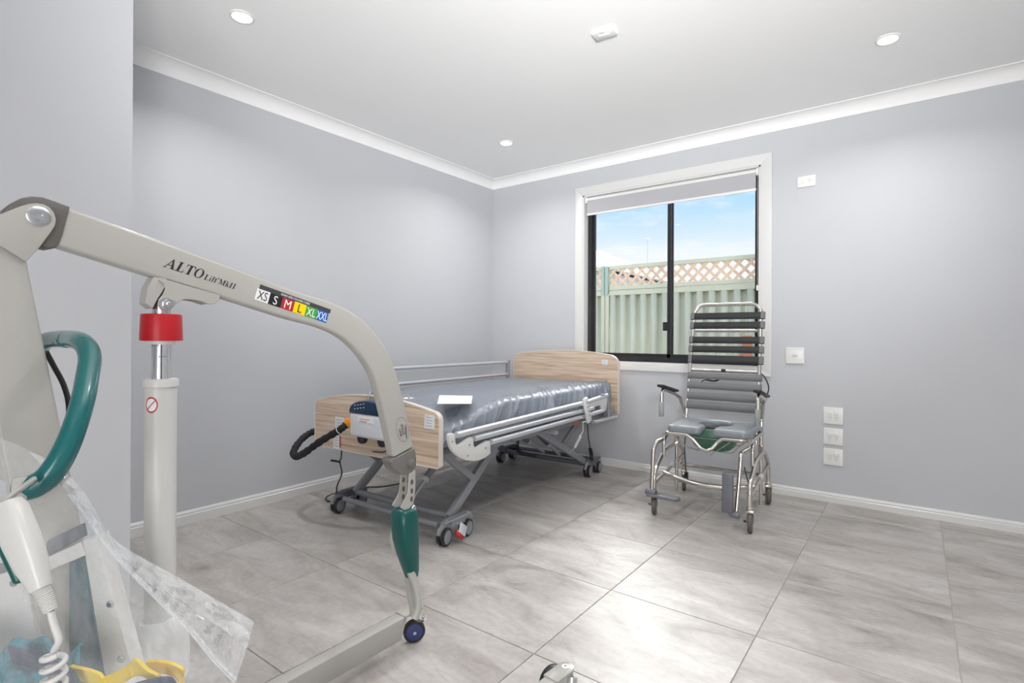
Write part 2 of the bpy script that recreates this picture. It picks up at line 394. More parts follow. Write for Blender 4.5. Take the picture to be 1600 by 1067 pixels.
bm = B(); rbox(bm, (XL-.1, YF-.1, ZC), (XR+.1, YW+.2, ZC+.15)); struct(obj('ceiling', bm, M_ceil, smooth=0))
bm = B(); rbox(bm, (XL-.12, NY-.05, 0), (XL, YW+.1, ZC)); struct(obj('wall_left', bm, M_wall, smooth=0))
bm = B(); rbox(bm, (XL-.12, YF, 0), (NX, NY, ZC)); struct(obj('wall_near', bm, M_wall, smooth=0))
bm = B(); rbox(bm, (XR, YF, 0), (XR+.12, YW+.1, ZC)); struct(obj('wall_right', bm, M_wall, smooth=0))
bm = B(); rbox(bm, (XL-.12, YF-.12, 0), (XR+.12, YF, ZC)); struct(obj('wall_front', bm, M_wall, smooth=0))
bm = B()
rbox(bm, (XL, YW, 0), (WX0, YG+.08, ZC)); rbox(bm, (WX1, YW, 0), (XR, YG+.08, ZC))
rbox(bm, (WX0, YW, 0), (WX1, YG+.08, WZ0)); rbox(bm, (WX0, YW, WZ1), (WX1, YG+.08, ZC))
struct(obj('wall_back', bm, M_wall, smooth=0))

# cove cornice: profile (distance from wall, z)
def cornice(name, p0, p1, nrm):
    prof = [(0, ZC), (0, 2.62), (.006, 2.62)]
    for k in range(9):
        a = k/8*PI/2; prof.append((.082-.076*math.cos(a), 2.625+.07*math.sin(a)-.0))
    prof += [(.088, 2.695), (.088, ZC)]
    nrm = Vector(nrm); p0 = Vector(p0); bm = B()
    prism(bm, [p0+nrm*d+Vector((0, 0, z)) for d, z in prof], Vector(p1)-p0)
    return struct(obj(name, bm, M_ceil, smooth=30))
cornice('trim_1', (XL, NY, 0), (XL, YW, 0), (1, 0, 0))
cornice('trim_2', (XL, YW, 0), (XR, YW, 0), (0, -1, 0))
cornice('trim_3', (NX, YF, 0), (NX, NY+.088, 0), (1, 0, 0))
cornice('trim_4', (XR, YF, 0), (XR, YW, 0), (-1, 0, 0))
def skirting(name, p0, p1, nrm, h=.066):
    prof = [(0, 0), (.017, 0), (.017, h-.026), (.013, h-.022), (.013, h-.012), (.007, h-.002), (0, h)]
    nrm = Vector(nrm); p0 = Vector(p0); bm = B()
    prism(bm, [p0+nrm*d+Vector((0, 0, z)) for d, z in prof], Vector(p1)-p0)
    return struct(obj(name, bm, M_trim, smooth=30))
skirting('baseboard_left', (XL, NY, 0), (XL, YW, 0), (1, 0, 0), .078)
skirting('baseboard_back', (XL+.017, YW, 0), (XR, YW, 0), (0, -1, 0), .063)
skirting('baseboard_near', (NX, YF, 0), (NX, NY, 0), (1, 0, 0), .078)
skirting('baseboard_right', (XR, YF, 0), (XR, YW-.02, 0), (-1, 0, 0), .066)

# window architrave and lining
AW = .078
bm = B(); O0, O1, OZ0, OZ1 = WX0-AW, WX1+AW, WZ0-.060, WZ1+AW
def arch_piece(bm, outer, inner):   # four-cornered mitred board with a stepped face
    (a, b), (c, d) = outer, inner
    prism(bm, [Vector(p) for p in (a, b, d, c)], Vector((0, -.018, 0)), .003, 2)
y = YW
def v3(x, z): return Vector((x, y, z))
arch_piece(bm, (v3(O0, OZ0), v3(O0, OZ1)), (v3(WX0, WZ0), v3(WX0, WZ1)))
arch_piece(bm, (v3(O1, OZ0), v3(O1, OZ1)), (v3(WX1, WZ0), v3(WX1, WZ1)))
arch_piece(bm, (v3(O0, OZ1), v3(O1, OZ1)), (v3(WX0, WZ1), v3(WX1, WZ1)))
arch_piece(bm, (v3(O0, OZ0), v3(O1, OZ0)), (v3(WX0, WZ0), v3(WX1, WZ0)))
struct(obj('trim_5', bm, M_trim, smooth=30))
bm = B(); t = .012; L1 = YG-.03
rbox(bm, (WX0, YW-.012, WZ0), (WX0+t, L1, WZ1)); rbox(bm, (WX1-t, YW-.012, WZ0), (WX1, L1, WZ1))
rbox(bm, (WX0, YW-.012, WZ0), (WX1, L1, WZ0+t)); rbox(bm, (WX0, YW-.012, WZ1-t), (WX1, L1, WZ1))
struct(obj('trim_6', bm, M_trim, smooth=0))

# black aluminium sliding window
fx0, fx1, fz0, fz1 = WX0+.012, WX1-.012, WZ0+.012, WZ1-.012
y0, y1 = L1-.005, L1+.075
bm = B(); fw = .032
rbox(bm, (fx0, y0, fz0), (fx0+fw, y1, fz1), .002, 1); rbox(bm, (fx1-fw, y0, fz0), (fx1, y1, fz1), .002, 1)
rbox(bm, (fx0, y0, fz1-fw), (fx1, y1, fz1), .002, 1); rbox(bm, (fx0, y0, fz0), (fx1, y1, fz0+.04), .002, 1)
win = struct(obj('window_1', bm, M_bmetal, smooth=30))
def sash(x0, x1, ya, yb, name):
    bm = B(); s = .03
    rbox(bm, (x0, ya, fz0+.036), (x0+s, yb, fz1-.03), .002, 1); rbox(bm, (x1-s, ya, fz0+.036), (x1, yb, fz1-.03), .002, 1)
    rbox(bm, (x0, ya, fz0+.036), (x1, yb, fz0+.07), .002, 1); rbox(bm, (x0, ya, fz1-.06), (x1, yb, fz1-.03), .002, 1)
    s_ = obj(name, bm, M_bmetal, win, 30)
    bm = B(); rbox(bm, (x0+.02, (ya+yb)/2-.002, fz0+.06), (x1-.02, (ya+yb)/2+.002, fz1-.05)); obj('pane', bm, M_glass, s_, 0)
    return s_
mxx = -1.632
s1 = sash(fx0+.022, mxx+.018, y0+.036, y0+.062, 'sash')
s2 = sash(mxx-.018, fx1-.012, y0+.006, y0+.030, 'sash')
bm = B(); rbox(bm, (mxx-.052, y0-.004, 1.175), (mxx-.010, y0+.02, 1.247), .003, 1); rbox(bm, (mxx-.045, y0-.014, 1.195), (mxx-.028, y0, 1.225), .003, 1)
obj('latch', bm, M_bmetal, s2, 30)

# roller blind
bl = thing('roller_blind', 'pale grey roller blind rolled almost to the top of the window', 'blind', ((WX0+WX1)/2, YW+.028, 2.23))
sh = Vector((-(WX0+WX1)/2, -(YW+.028), -2.23)); yb = YW+.028
bm = B(); cyl(bm, (WX0+.030, yb-.002, 2.357), (WX1-.034, yb-.002, 2.357), .0225, 24); obj('roller_tube', bm, M_plate, bl, shift=sh)
bm = B(); rbox(bm, (WX0+.032, yb-.0225, 2.226), (WX1-.036, yb-.021, 2.355)); obj('fabric', bm, M_blind, bl, 0, shift=sh)
bm = B(); rbox(bm, (WX0+.030, yb-.026, 2.212), (WX1-.034, yb-.014, 2.232), .004, 2); obj('bottom_rail', bm, M_plate, bl, shift=sh)
for x in (WX0+.014, WX1-.034):
    bm = B(); rbox(bm, (x, yb-.03, 2.325), (x+.018, yb+.026, 2.379), .004, 2); obj('bracket', bm, M_plate, bl, shift=sh)
bm = B()
xx = WX1-.022
for q in (-.032, -.024): tube(bm, [(xx, yb+q, 2.34), (xx, yb+q, 1.50)], .0016, 6)
obj('bead_chain', bm, M_steel, bl, shift=sh)
bm = B(); cyl(bm, (xx, yb-.028, 1.47), (xx, yb-.028, 1.51), .007, 12, .002); obj('chain_weight', bm, M_plate, bl, shift=sh)

# ------------------------------------------------------------------ outside
bm = B(); rbox(bm, (-26, YG+.1, -.5), (18, 40, -.25)); struct(obj('ground', bm, M_grass, smooth=0))
YFN = 5.8; FT = 1.965
fn = thing('boundary_fence', 'sage green steel boundary fence with diagonal timber lattice along its top', 'fence', (-2.97, YFN, -.25))
fs = Vector((2.97, -YFN, .25))
posts = [-5.37, -2.97, -.57, 1.83]
for x in posts:
    bm = B()
    for (a, b_) in ((-.052, -.004), (.004, .052)):
        rbox(bm, (x+a, YFN-.035, -.25), (x+b_, YFN+.035, 1.63), .004, 1)
    obj('post', bm, M_fence, fn, 30, fs)
    bm = B()
    rbox(bm, (x-.042, YFN-.05, 1.62), (x-.004, YFN+.04, FT+.002), .004, 1); rbox(bm, (x+.004, YFN-.05, 1.62), (x+.046, YFN+.04, FT-.004), .004, 1)
    obj('post_extension', bm, M_fencep, fn, 30, fs)
slat_cache = {}
for x0, x1 in zip(posts, posts[1:]):
    a, b_ = x0+.052, x1-.052
    def rail(z0, z1, nm, yy=.03):
        bm = B(); rbox(bm, (a, YFN-yy, z0), (b_, YFN+yy, z1), .004, 1)
        rbox(bm, (a, YFN-yy-.006, z0), (b_, YFN-yy, z0+.012), .002, 1)
        obj(nm, bm, M_fence, fn, 30, fs)
    rail(FT-.045, FT, 'top_rail'); rail(1.675, 1.722, 'lattice_rail'); rail(1.612, 1.668, 'panel_rail'); rail(-.15, -.09, 'bottom_rail')
    # pressed sheets: trapezoid ribs, three sheets per bay
    n = 18; pw = (b_-a)/n
    for s in range(3):
        pts = []
        for k in range(6):
            u = a+(s*6+k)*pw
            pts += [(u, .0), (u+pw*.16, -.036), (u+pw*.56, -.030), (u+pw*.62, .008)]
        pts.append((a+(s*6+6)*pw, .0))
        bm = B(); top = [bm.verts.new((x, YFN+yy, 1.62)) for x, yy in pts]; bot = [bm.verts.new((x, YFN+yy, -.12)) for x, yy in pts]
        for k in range(len(pts)-1): bm.faces.new((top[k], top[k+1], bot[k+1], bot[k]))
        o = obj('steel_sheet', bm, M_fence, fn, 25, fs); md = o.modifiers.new('thickness', 'SOLIDIFY'); md.thickness = .0015
    # lattice slats, both directions
    zb, zt = 1.715, FT-.035; hgt = zt-zb; st = .118
    for dirn, yy in ((1, -.012), (-1, .006)):
        k = -3
        while True:
            u = a+k*st; k += 1
            if u > b_: break
            xa, xb = (u, u+hgt*.96) if dirn == 1 else (u+hgt*.96, u)
            za, zb2 = zb, zt
            # clip to the bay
            def clip(xp, zp, xq, zq):
                if xp < a: zp += (a-xp)/(xq-xp)*(zq-zp); xp = a
                if xp > b_: zp += (b_-xp)/(xq-xp)*(zq-zp); xp = b_
                return xp, zp
            if max(xa, xb) < a+.02 or min(xa, xb) > b_-.02: continue
            A = clip(xa, za, xb, zb2); C_ = clip(xb, zb2, xa, za)
            bm = B(); bar(bm, (A[0], YFN+yy, A[1]), (C_[0], YFN+yy, C_[1]), .010, .030, (0, 1, 0) if False else (1, 0, 0))
            obj('lattice_slat', bm, M_latt, fn, 0, fs)
# neighbour's roof, aerial, and a terracotta strip against the fence
nr = thing('neighbour_house', 'pale hipped metal roof of a house rising beyond the fence', 'house', (-17.5, 23, -.25))
ns = Vector((17.5, -23, .25))
A1, A2 = P(986, 412, y=24), P(938, 391.5, y=24)
pk = [(A1.x-16, 20, A1.z-.7), (A1.x+.9, 20, A1.z-.7), (A1.x+.9, 28, A1.z-.7), (A1.x-16, 28, A1.z-.7)]; rg = [(A2.x-9, 24, A2.z), (A2.x, 24, A2.z)]
for nm, f in (('roof_plane', [pk[0], pk[1], rg[1], rg[0]]), ('roof_plane', [pk[1], pk[2], rg[1]]), ('roof_plane', [pk[2], pk[3], rg[0], rg[1]]), ('roof_plane', [pk[3], pk[0], rg[0]])):
    bm = B(); prism(bm, f, (0, 0, -.08)); obj(nm, bm, M_roof, nr, 0, ns)
bm = B(); rbox(bm, (A1.x-15.5, 20.4, -.25), (A1.x+.4, 27.6, A1.z-.75)); obj('wall', bm, M_plate, nr, 0, ns)
bm = B(); ap = P(1012, 373, y=21)
tube(bm, [(ap.x, ap.y, -.25), ap], .007, 6)
for k in range(4): tube(bm, [ap+Vector((-.06+k*.04, -.05, .0)), ap+Vector((-.06+k*.04, .05, .0))], .006, 6)
tube(bm, [ap+Vector((-.08, 0, .02)), ap+Vector((.09, 0, -.02))], .008, 6)
o = obj('television_aerial', bm, M_steel, None, 30, shift=-Vector((ap.x, ap.y, -.25))); o.location = (ap.x, ap.y, -.25); tag(o, 'small television aerial on a pole against the sky', 'aerial')
a = P(1166, 560, y=5.66)
bm = B(); rbox(bm, (-.045, -.012, 0), (.045, .012, 1.39), .003, 1)
o = obj('paling', bm, M_orange, None, 30); o.location = (a.x, 5.70, -.25); tag(o, 'narrow orange board standing against the green fence behind the chair', 'board')

# ------------------------------------------------------------------ ceiling fittings
M_glow = emis('lamp_glow', (1, .99, .97), 9)
dnames = ['round white downlight nearest the camera, above the hoist boom', 'round white downlight near the ceiling corner above the bed', 'round white downlight at the right, above the commode chair side']
for (x, y), lb in zip(DL[:3], dnames):
    d = thing('downlight', lb, 'downlight', (x, y, ZC), 0, 'recessed ceiling downlights')
    bm = B(); lathe(bm, [(.058, 0), (.058, -.003), (.054, -.006), (.046, -.008), (.046, -.004), (.046, 0)], (0, 0, 0), (0, 0, 1), 32); obj('trim_ring', bm, M_plate, d)
    bm = B(); lathe(bm, [(.045, -.0042), (.045, -.006), (.03, -.0075)], (0, 0, 0), (0, 0, 1), 32); obj('diffuser', bm, M_glow, d)
cs = thing('ceiling_socket', 'small white power socket mounted on the ceiling', 'socket', (-1.29, 2.49, ZC), math.radians(4))
bm = B(); rbox(bm, (-.058, -.037, -.016), (.058, .037, 0), .005, 2); obj('plate', bm, M_plate, cs)
bm = B(); rbox(bm, (-.03, -.012, -.02), (.028, .014, -.014), .003, 2); obj('cover', bm, M_plate, cs)
bm = B()
for dx, dy in ((-.012, -.028), (.002, -.028), (-.005, -.018)): rbox(bm, (dx-.0016, dy-.0035, -.0166), (dx+.0016, dy+.0035, -.0155))
obj('pin_slot', bm, M_mgrey, cs, 0)

# ------------------------------------------------------------------ wall plates (on the back wall, facing -Y)
def plate(name, label, cx, cz, wd, ht, group=None):
    t = thing(name, label, 'socket' if 'socket' in name else 'switch', (cx, YW, cz), 0, group)
    bm = B(); rbox(bm, (-wd/2, -.011, -ht/2), (wd/2, 0, ht/2), .0035, 3); obj('plate', bm, M_plate, t)
    return t
def slots(t, x, z):
    bm = B()
    for dx, dz, an in ((-.007, .004, .5), (.007, .004, -.5), (0, -.009, 0)):
        Mx = Matrix.Translation((x+dx, -.0112, z+dz)) @ Matrix.Rotation(an, 4, 'Y')
        rbox(bm, (-.0012, -.0006, -.0042), (.0012, .0006, .0042), 0, 1, Mx)
    obj('pin_slots', bm, M_mgrey, t, 0)
t = plate('light_switch', 'square white switch plate beside the window, alone at mid height', -.687, .995, .117, .114)
bm = B(); rbox(bm, (-.018, -.0135, -.006), (.018, -.010, .010), .0015, 2); obj('rocker', bm, mat('grey_rocker', (.62, .61, .60), .4), t)
bm = B(); rbox(bm, (-.05, -.0115, -.05), (.05, -.0105, .05), .003, 2); obj('cover', bm, M_plate, t)
for z, lb in ((.591, 'topmost of three stacked white quad power sockets low on the wall'), (.449, 'middle of three stacked white quad power sockets low on the wall'), (.310, 'lowest of three stacked white quad power sockets, just above the skirting')):
    t = plate('power_socket', lb, -.4515, z, .117, .114, 'stacked power sockets by the chair')
    for sx in (-.019, .019):
        bm = B(); rbox(bm, (sx-.0155, -.0145, .004), (sx+.0155, -.010, .034), .002, 2); obj('rocker', bm, M_plate, t)
        slots(t, sx, -.014)
t = plate('power_socket', 'single white power socket high on the wall right of the window', -.619, 2.222, .116, .078)
bm = B(); lathe(bm, [(.011, 0), (.011, .004), (.007, .0055)], (-.018, -.011, 0), (0, -1, 0), 20); obj('switch_button', bm, M_plate, t)
slots(t, .020, .004)

# ------------------------------------------------------------------ wheels
def wheel(bm_t, bm_h, c, axis, R, wd, hub=.62):
    lathe(bm_t, [(R*hub, -wd/2), (R*.93, -wd/2), (R, -wd*.32), (R, wd*.32), (R*.93, wd/2), (R*hub, wd/2)], c, axis, 28)
    lathe(bm_h, [(R*.12, -wd*.60), (R*.2, -wd*.60), (R*hub*.94, -wd*.53), (R*hub*1.02, -wd*.49), (R*hub*1.02, wd*.49), (R*hub*.94, wd*.53), (R*.2, wd*.60), (R*.12, wd*.60)], c, axis, 28)

# ================================================================== HOSPITAL BED (local u, v, z)
BED = Vector((-2.5, 3.02, 0)); BRZ = math.radians(2.0)
bed = thing('hospital_bed', 'adjustable hospital bed with oak end boards on a grey scissor frame', 'bed', BED, BRZ)
Rb = Matrix.Rotation(-BRZ, 3, 'Z')
def bu(px, py, u):   # pixel on the plane u = const -> local coords
    ex = Vector((math.cos(BRZ), math.sin(BRZ), 0)); r = P(px, py, d=1)-CAM; t = (u-(CAM-BED).dot(ex))/r.dot(ex)
    return Rb @ (CAM+r*t-BED)
def bv(px, py, v):
    ey = Vector((-math.sin(BRZ), math.cos(BRZ), 0)); r = P(px, py, d=1)-CAM; t = (v-(CAM-BED).dot(ey))/r.dot(ey)
    return Rb @ (CAM+r*t-BED)
def bz(px, py, z): return Rb @ (P(px, py, z=z)-BED)
def board(name, v0, th, hw, zb, zc, ze, rc, uc):
    out = [(-hw+.012, zb), (hw-.012, zb), (hw, zb+.012)]
    # right corner, arc to the crown, left corner
    top = lambda u: zc-(zc-ze)*(abs(u)/hw)**2.1
    zr = top(hw-rc)
    for k in range(9):
        a = k/8*PI/2; out.append((hw-rc+rc*math.cos(a), zr-rc*.9+rc*.9*math.sin(a)))
    for k in range(1, 24): u = (hw-rc)*(1-2*k/24); out.append((u, top(u)))
    for k in range(9):
        a = PI/2+k/8*PI/2; out.append((-hw+rc+rc*math.cos(a), zr-rc*.9+rc*.9*math.sin(a)))
    out.append((-hw, zb+.012))
    bm = B(); prism(bm, [(uc+u, v0+.0015, z) for u, z in out], (0, th-.003, 0))
    o = obj(name, bm, M_wood, bed, 40)
    bm = B(); n = len(out)   # edge band all round
    for k in range(n):
        a, c = out[k], out[(k+1) % n]
        def off(p, s): 
            return Vector((uc+p[0]*(1+s/ hw*.4), 0, p[1]+ (s if p[1] > (zb+zc)/2 else -s)))
        A0, C0 = Vector((uc+a[0], v0, a[1])), Vector((uc+c[0], v0, c[1]))
        t_ = (C0-A0).normalized() if (C0-A0).length else Vector((1, 0, 0)); nn = Vector((t_.z, 0, -t_.x))*.002
        qs = [A0+nn, C0+nn, C0-nn*1.6, A0-nn*1.6]
        f0 = [bm.verts.new(q) for q in qs]; f1 = [bm.verts.new(q+Vector((0, th, 0))) for q in qs]
        bm.faces.new(f0); bm.faces.new(f1)
        for i in range(4): bm.faces.new((f0[i], f0[(i+1) % 4], f1[(i+1) % 4], f1[i]))
    obj('edge_band', bm, M_edge, o, 30)
    return o
head = board('headboard', 1.075, .032, .535, .46, 1.003, .955, .095, .011)
foot = board('footboard', -1.092, .030, .520, .447, .784, .722, .05, .009)
# stickers
def sticker(parent, p, wd, ht, facing=-1, th=.0012, m=M_sticker, nm='sticker', lines=True):
    bm = B(); rbox(bm, (p.x-wd/2, p.y-th, p.z-ht/2), (p.x+wd/2, p.y+th, p.z+ht/2)); s = obj(nm, bm, m, parent, 0)
    if lines:
        bm = B()
        for k in range(4):
            z = p.z+ht*(.3-.2*k); rbox(bm, (p.x-wd*.36, p.y-th-.0004, z-ht*.02), (p.x+wd*(.2+.08*(k % 2)), p.y-th, z+ht*.02))
        obj('printed_lines', bm, M_grip, s, 0)
    return s
sticker(head, bv(945, 566, 1.0745), .052, .045)
sticker(foot, bv(671, 659, -1.0925), .07, .072)
q = bv(531, 663, -1.0925); sticker(foot, q, .085, .085)
q = bv(526, 690, -1.0925); sticker(foot, q, .06, .085)
bm = B(); q = bv(531.5, 690, -1.0925); rbox(bm, (q.x-.004, q.y-.002, q.z-.035), (q.x+.004, q.y, q.z+.035)); obj('red_stripe', bm, M_red, foot, 0)
# deck frame
bm = B()
for s in (-1, 1): rbox(bm, (s*.44-.02, -1.05, .455), (s*.44+.02, 1.06, .50), .003, 1)
for v in (-1.04, -.35, .35, 1.05): rbox(bm, (-.46, v-.015, .455), (.46, v+.015, .50), .003, 1)
obj('deck_frame', bm, M_bedg, bed, 30)
for k in range(4):
    bm = B(); v0 = -1.045+k*.523; rbox(bm, (-.50, v0, .502), (.50, v0+.515, .530), .006, 2); obj('deck_panel', bm, M_bedd, bed, 30)
# base: front cross tubes, scissor arms, casters
def cross(v, zz, r, u0=-.40, u1=.40, m=M_bedg): bm = B(); cyl(bm, (u0, v, zz), (u1, v, zz), r, 16); return obj('cross_tube', bm, m, bed)
cross(-.955, .098, .016); cross(-.855, .118, .019); cross(.93, .105, .016, m=M_bedd); cross(.78, .098, .02, m=M_bedd); 
cross(-.44, .455, .017); cross(.10, .452, .017)
for s in (-1, 1):
    bm = B(); bar(bm, (s*.40, -.87, .115), (s*.40, -.43, .462), .030, .052, (0, 0, 1), .004); obj('scissor_arm', bm, M_bedg, bed, 30)
    bm = B(); bar(bm, (s*.405, -.93, .485), (s*.405, -.645, .275), .022, .040, (0, 0, 1), .003); obj('link_arm', bm, M_bedg, bed, 30)
    bm = B(); bar(bm, (s*.40, .03, .475), (s*.40, .80, .095), .030, .050, (0, 0, 1), .004); obj('scissor_arm', bm, M_bedg, bed, 30)
    bm = B(); bar(bm, (s*.385, .72, .49), (s*.385, .42, .30), .022, .034, (0, 0, 1), .003); obj('link_arm', bm, M_bedg, bed, 30)
    for (v, z) in ((-.72, .232), (-.56, .36), (.30, .34)):
        pass
# lift actuators under the deck
for (a, b_, c) in (((.10, -.90, .13), (.10, -.50, .46), 1), ((-.05, .86, .12), (-.05, .22, .46), 1), ((.12, .84, .12), (.12, .34, .45), 0)):
    A = Vector(a); Bq = Vector(b_); bm = B(); cyl(bm, A.lerp(Bq, .38), Bq, .021, 16, .003)
    o = obj('actuator', bm, M_bedg if c else M_bedd, bed)
    bm = B(); cyl(bm, A, A.lerp(Bq, .4), .012, 14); obj('actuator_rod', bm, M_alu, o)
    bm = B(); cyl(bm, A.lerp(Bq, .36), A.lerp(Bq, .40), .026, 16, .003); obj('actuator_collar', bm, M_bedw, o)
# casters: bar with two wheels each, placed at the four corners
def caster_unit(u, v0, v1, front, side):
    zt = .122
    bm = B(); L_ = v1-v0
    pts = []
    for k in range(9): a = -PI/2-k/8*PI; pts.append((u+.024*math.sin(a)*0+.026*math.cos(a+PI/2+PI/2)*0, 0, 0))
    pts = []
    for k in range(9): a = PI+k/8*PI; pts.append((u+.024*math.cos(a), v0+.024*math.sin(a), zt-.006))
    for k in range(9): a = k/8*PI; pts.append((u+.024*math.cos(a), v1+.024*math.sin(a), zt-.006))
    prism(bm, pts, (0, 0, .014), .002, 1)
    rbox(bm, (u-.018, v0+.03, zt-.04), (u+.018, v1-.03, zt-.004), .004, 1)
    un = obj('caster_bar', bm, M_bedg if (front and side > 0) or not front else M_bedd, bed, 35)
    if not (front and side > 0): un.data.materials[0] = M_bedd
    for v in (v0, v1):
        bt, bh = B(), B()
        off = .026*side
        wheel(bt, bh, (u+.016, v-.012, .047), (1, .18, 0), .047, .020, .78); wheel(bt, bh, (u-.016, v-.012, .047), (1, .18, 0), .047, .020, .78)
        wt = obj('caster_wheel', bt, M_black, un); obj('wheel_hub', bh, M_hub, wt)
        bm = B(); rbox(bm, (u-.006, v-.045, .035), (u+.006, v+.03, zt-.01), .004, 1)
        tube(bm, spline([(u, v-.05, .06), (u, v-.035, .092), (u, v, .103), (u, v+.035, .085)], 5), .022, 10, flat=.45)
        cyl(bm, (u, v, zt-.02), (u, v, zt+.012), .013, 14, .003)
        obj('caster_fork', bm, M_bedg, un, 40)
    if front and side > 0:
        bm = B(); vm = (v0+v1)/2
        bar(bm, (u+.034, vm+.02, .085), (u+.066, vm-.035, .052), .05, .006, (1, 0, .6), .002); ped = obj('brake_pedal', bm, M_alu, un, 30)
        bm = B(); bar(bm, (u+.048, vm-.030, .065), (u+.072, vm-.062, .044), .05, .008, (1, 0, .6), .003); obj('red_pedal_tip', bm, M_red, un, 30)
        bm = B(); cyl(bm, (u+.018, vm, .088), (u+.034, vm, .088), .012, 14, .002); obj('brake_bolt', bm, M_steel, un)
caster_unit(.445, -.945, -.765, True, 1); caster_unit(-.465, -.94, -.765, True, -1)
caster_unit(.425, .775, .945, False, 1); caster_unit(-.43, .76, .945, False, -1)
# folded side rail on the near side
bm = B()
outl = [(697, 679), (699, 676.6), (704, 676.4), (706.5, 679), (707, 690), (709.5, 694.5), (714, 694), (728, 684), (732.5, 682), (735, 684), (735.5, 695), (738, 698.5), (742, 698), (757, 688), (760.5, 688), (762, 692), (762, 708), (753.5, 714.5), (746, 718), (736.4, 719.7), (723, 718.4), (715, 715), (709, 710.5), (703, 704.5), (699.7, 698.7), (697.5, 690)]
pl = [bu(x, y_, .575) for x, y_ in outl]
prism(bm, pl, (.022, 0, 0), .004, 2)
rb = obj('rail_bracket', bm, M_bedw, bed, 50)
bm = B()
for x, y_ in ((706.5, 690), (733.5, 695), (759, 700), (731, 712)):
    c = bu(x, y_, .598); cyl(bm, c, c+Vector((.002, 0, 0)), .0035, 10)
obj('bracket_screw', bm, M_dgrey, rb)
def railbar(pts, r=.0165, nm='rail_bar', m=M_alu): bm = B(); tube(bm, arc_fillet(pts, .04, 8), r, 14); return obj(nm, bm, m, bed)
railbar([(.590, -1.03, .618), (.590, .33, .642)]); railbar([(.590, .35, .640), (.590, .76, .664)])
railbar([(.590, -.885, .578), (.590, .33, .588)]); railbar([(.590, .35, .586), (.590, .52, .590)])
railbar([(.590, -.735, .536), (.590, .33, .546)]); railbar([(.590, .35, .545), (.590, .66, .551)])
bm = B(); o2 = [(912, 627), (942, 616), (946, 619), (944, 640), (940, 644), (937.5, 641), (936, 634), (933, 633), (920, 638), (917, 634), (913, 634)]
prism(bm, [bu(x, y_, .578) for x, y_ in o2], (.020, 0, 0), .003, 2); obj('rail_bracket', bm, M_bedw, bed, 50)
bm = B(); tube(bm, arc_fillet([bu(938, 617.5, .59), bu(949, 618, .59), bu(951.5, 651, .59)], .05, 8), .013, 12); obj('rail_post', bm, M_bedg, bed)
bm = B(); tube(bm, arc_fillet([(.50, .585, .475), (.565, .60, .472), (.575, 1.01, .470), (.50, 1.03, .472)], .04, 6), .013, 12); obj('handle_loop', bm, M_alu, bed)
bm = B(); rbox(bm, (.475, .93, .45), (.535, .985, .53), .006, 2); rbox(bm, (.47, 1.0, .46), (.525, 1.07, .52), .006, 2); obj('corner_fitting', bm, M_bedg, bed, 40)
bm = B(); q = bu(903, 661, .565); rbox(bm, (.552, q.y-.045, q.z-.012), (.556, q.y+.045, q.z+.012)); obj('warning_label', bm, mat('dusty_red_label', (.45, .12, .10), .5), bed, 0, label='small red and white warning label')
for v in (-.75, 0, .55):
    bm = B(); rbox(bm, (.455, v-.02, .465), (.585, v+.02, .49), .004, 1); obj('rail_support', bm, M_bedg, bed, 30)
# raised side rail on the wall side
for z in (.886, .771):
    bm = B(); tube(bm, [(-.535, -.56, z), (-.535, 1.0, z-.004)], .0135, 14); obj('raised_rail_bar', bm, M_alu, bed)
for a, b_ in (((-.535, 1.0, .47), (-.535, 1.0, .898)), ((-.535, -.66, .47), (-.535, -.56, .898))):
    bm = B(); bar(bm, a, b_, .026, .036, (1, 0, 0), .004); obj('rail_post', bm, M_bedg, bed, 30)

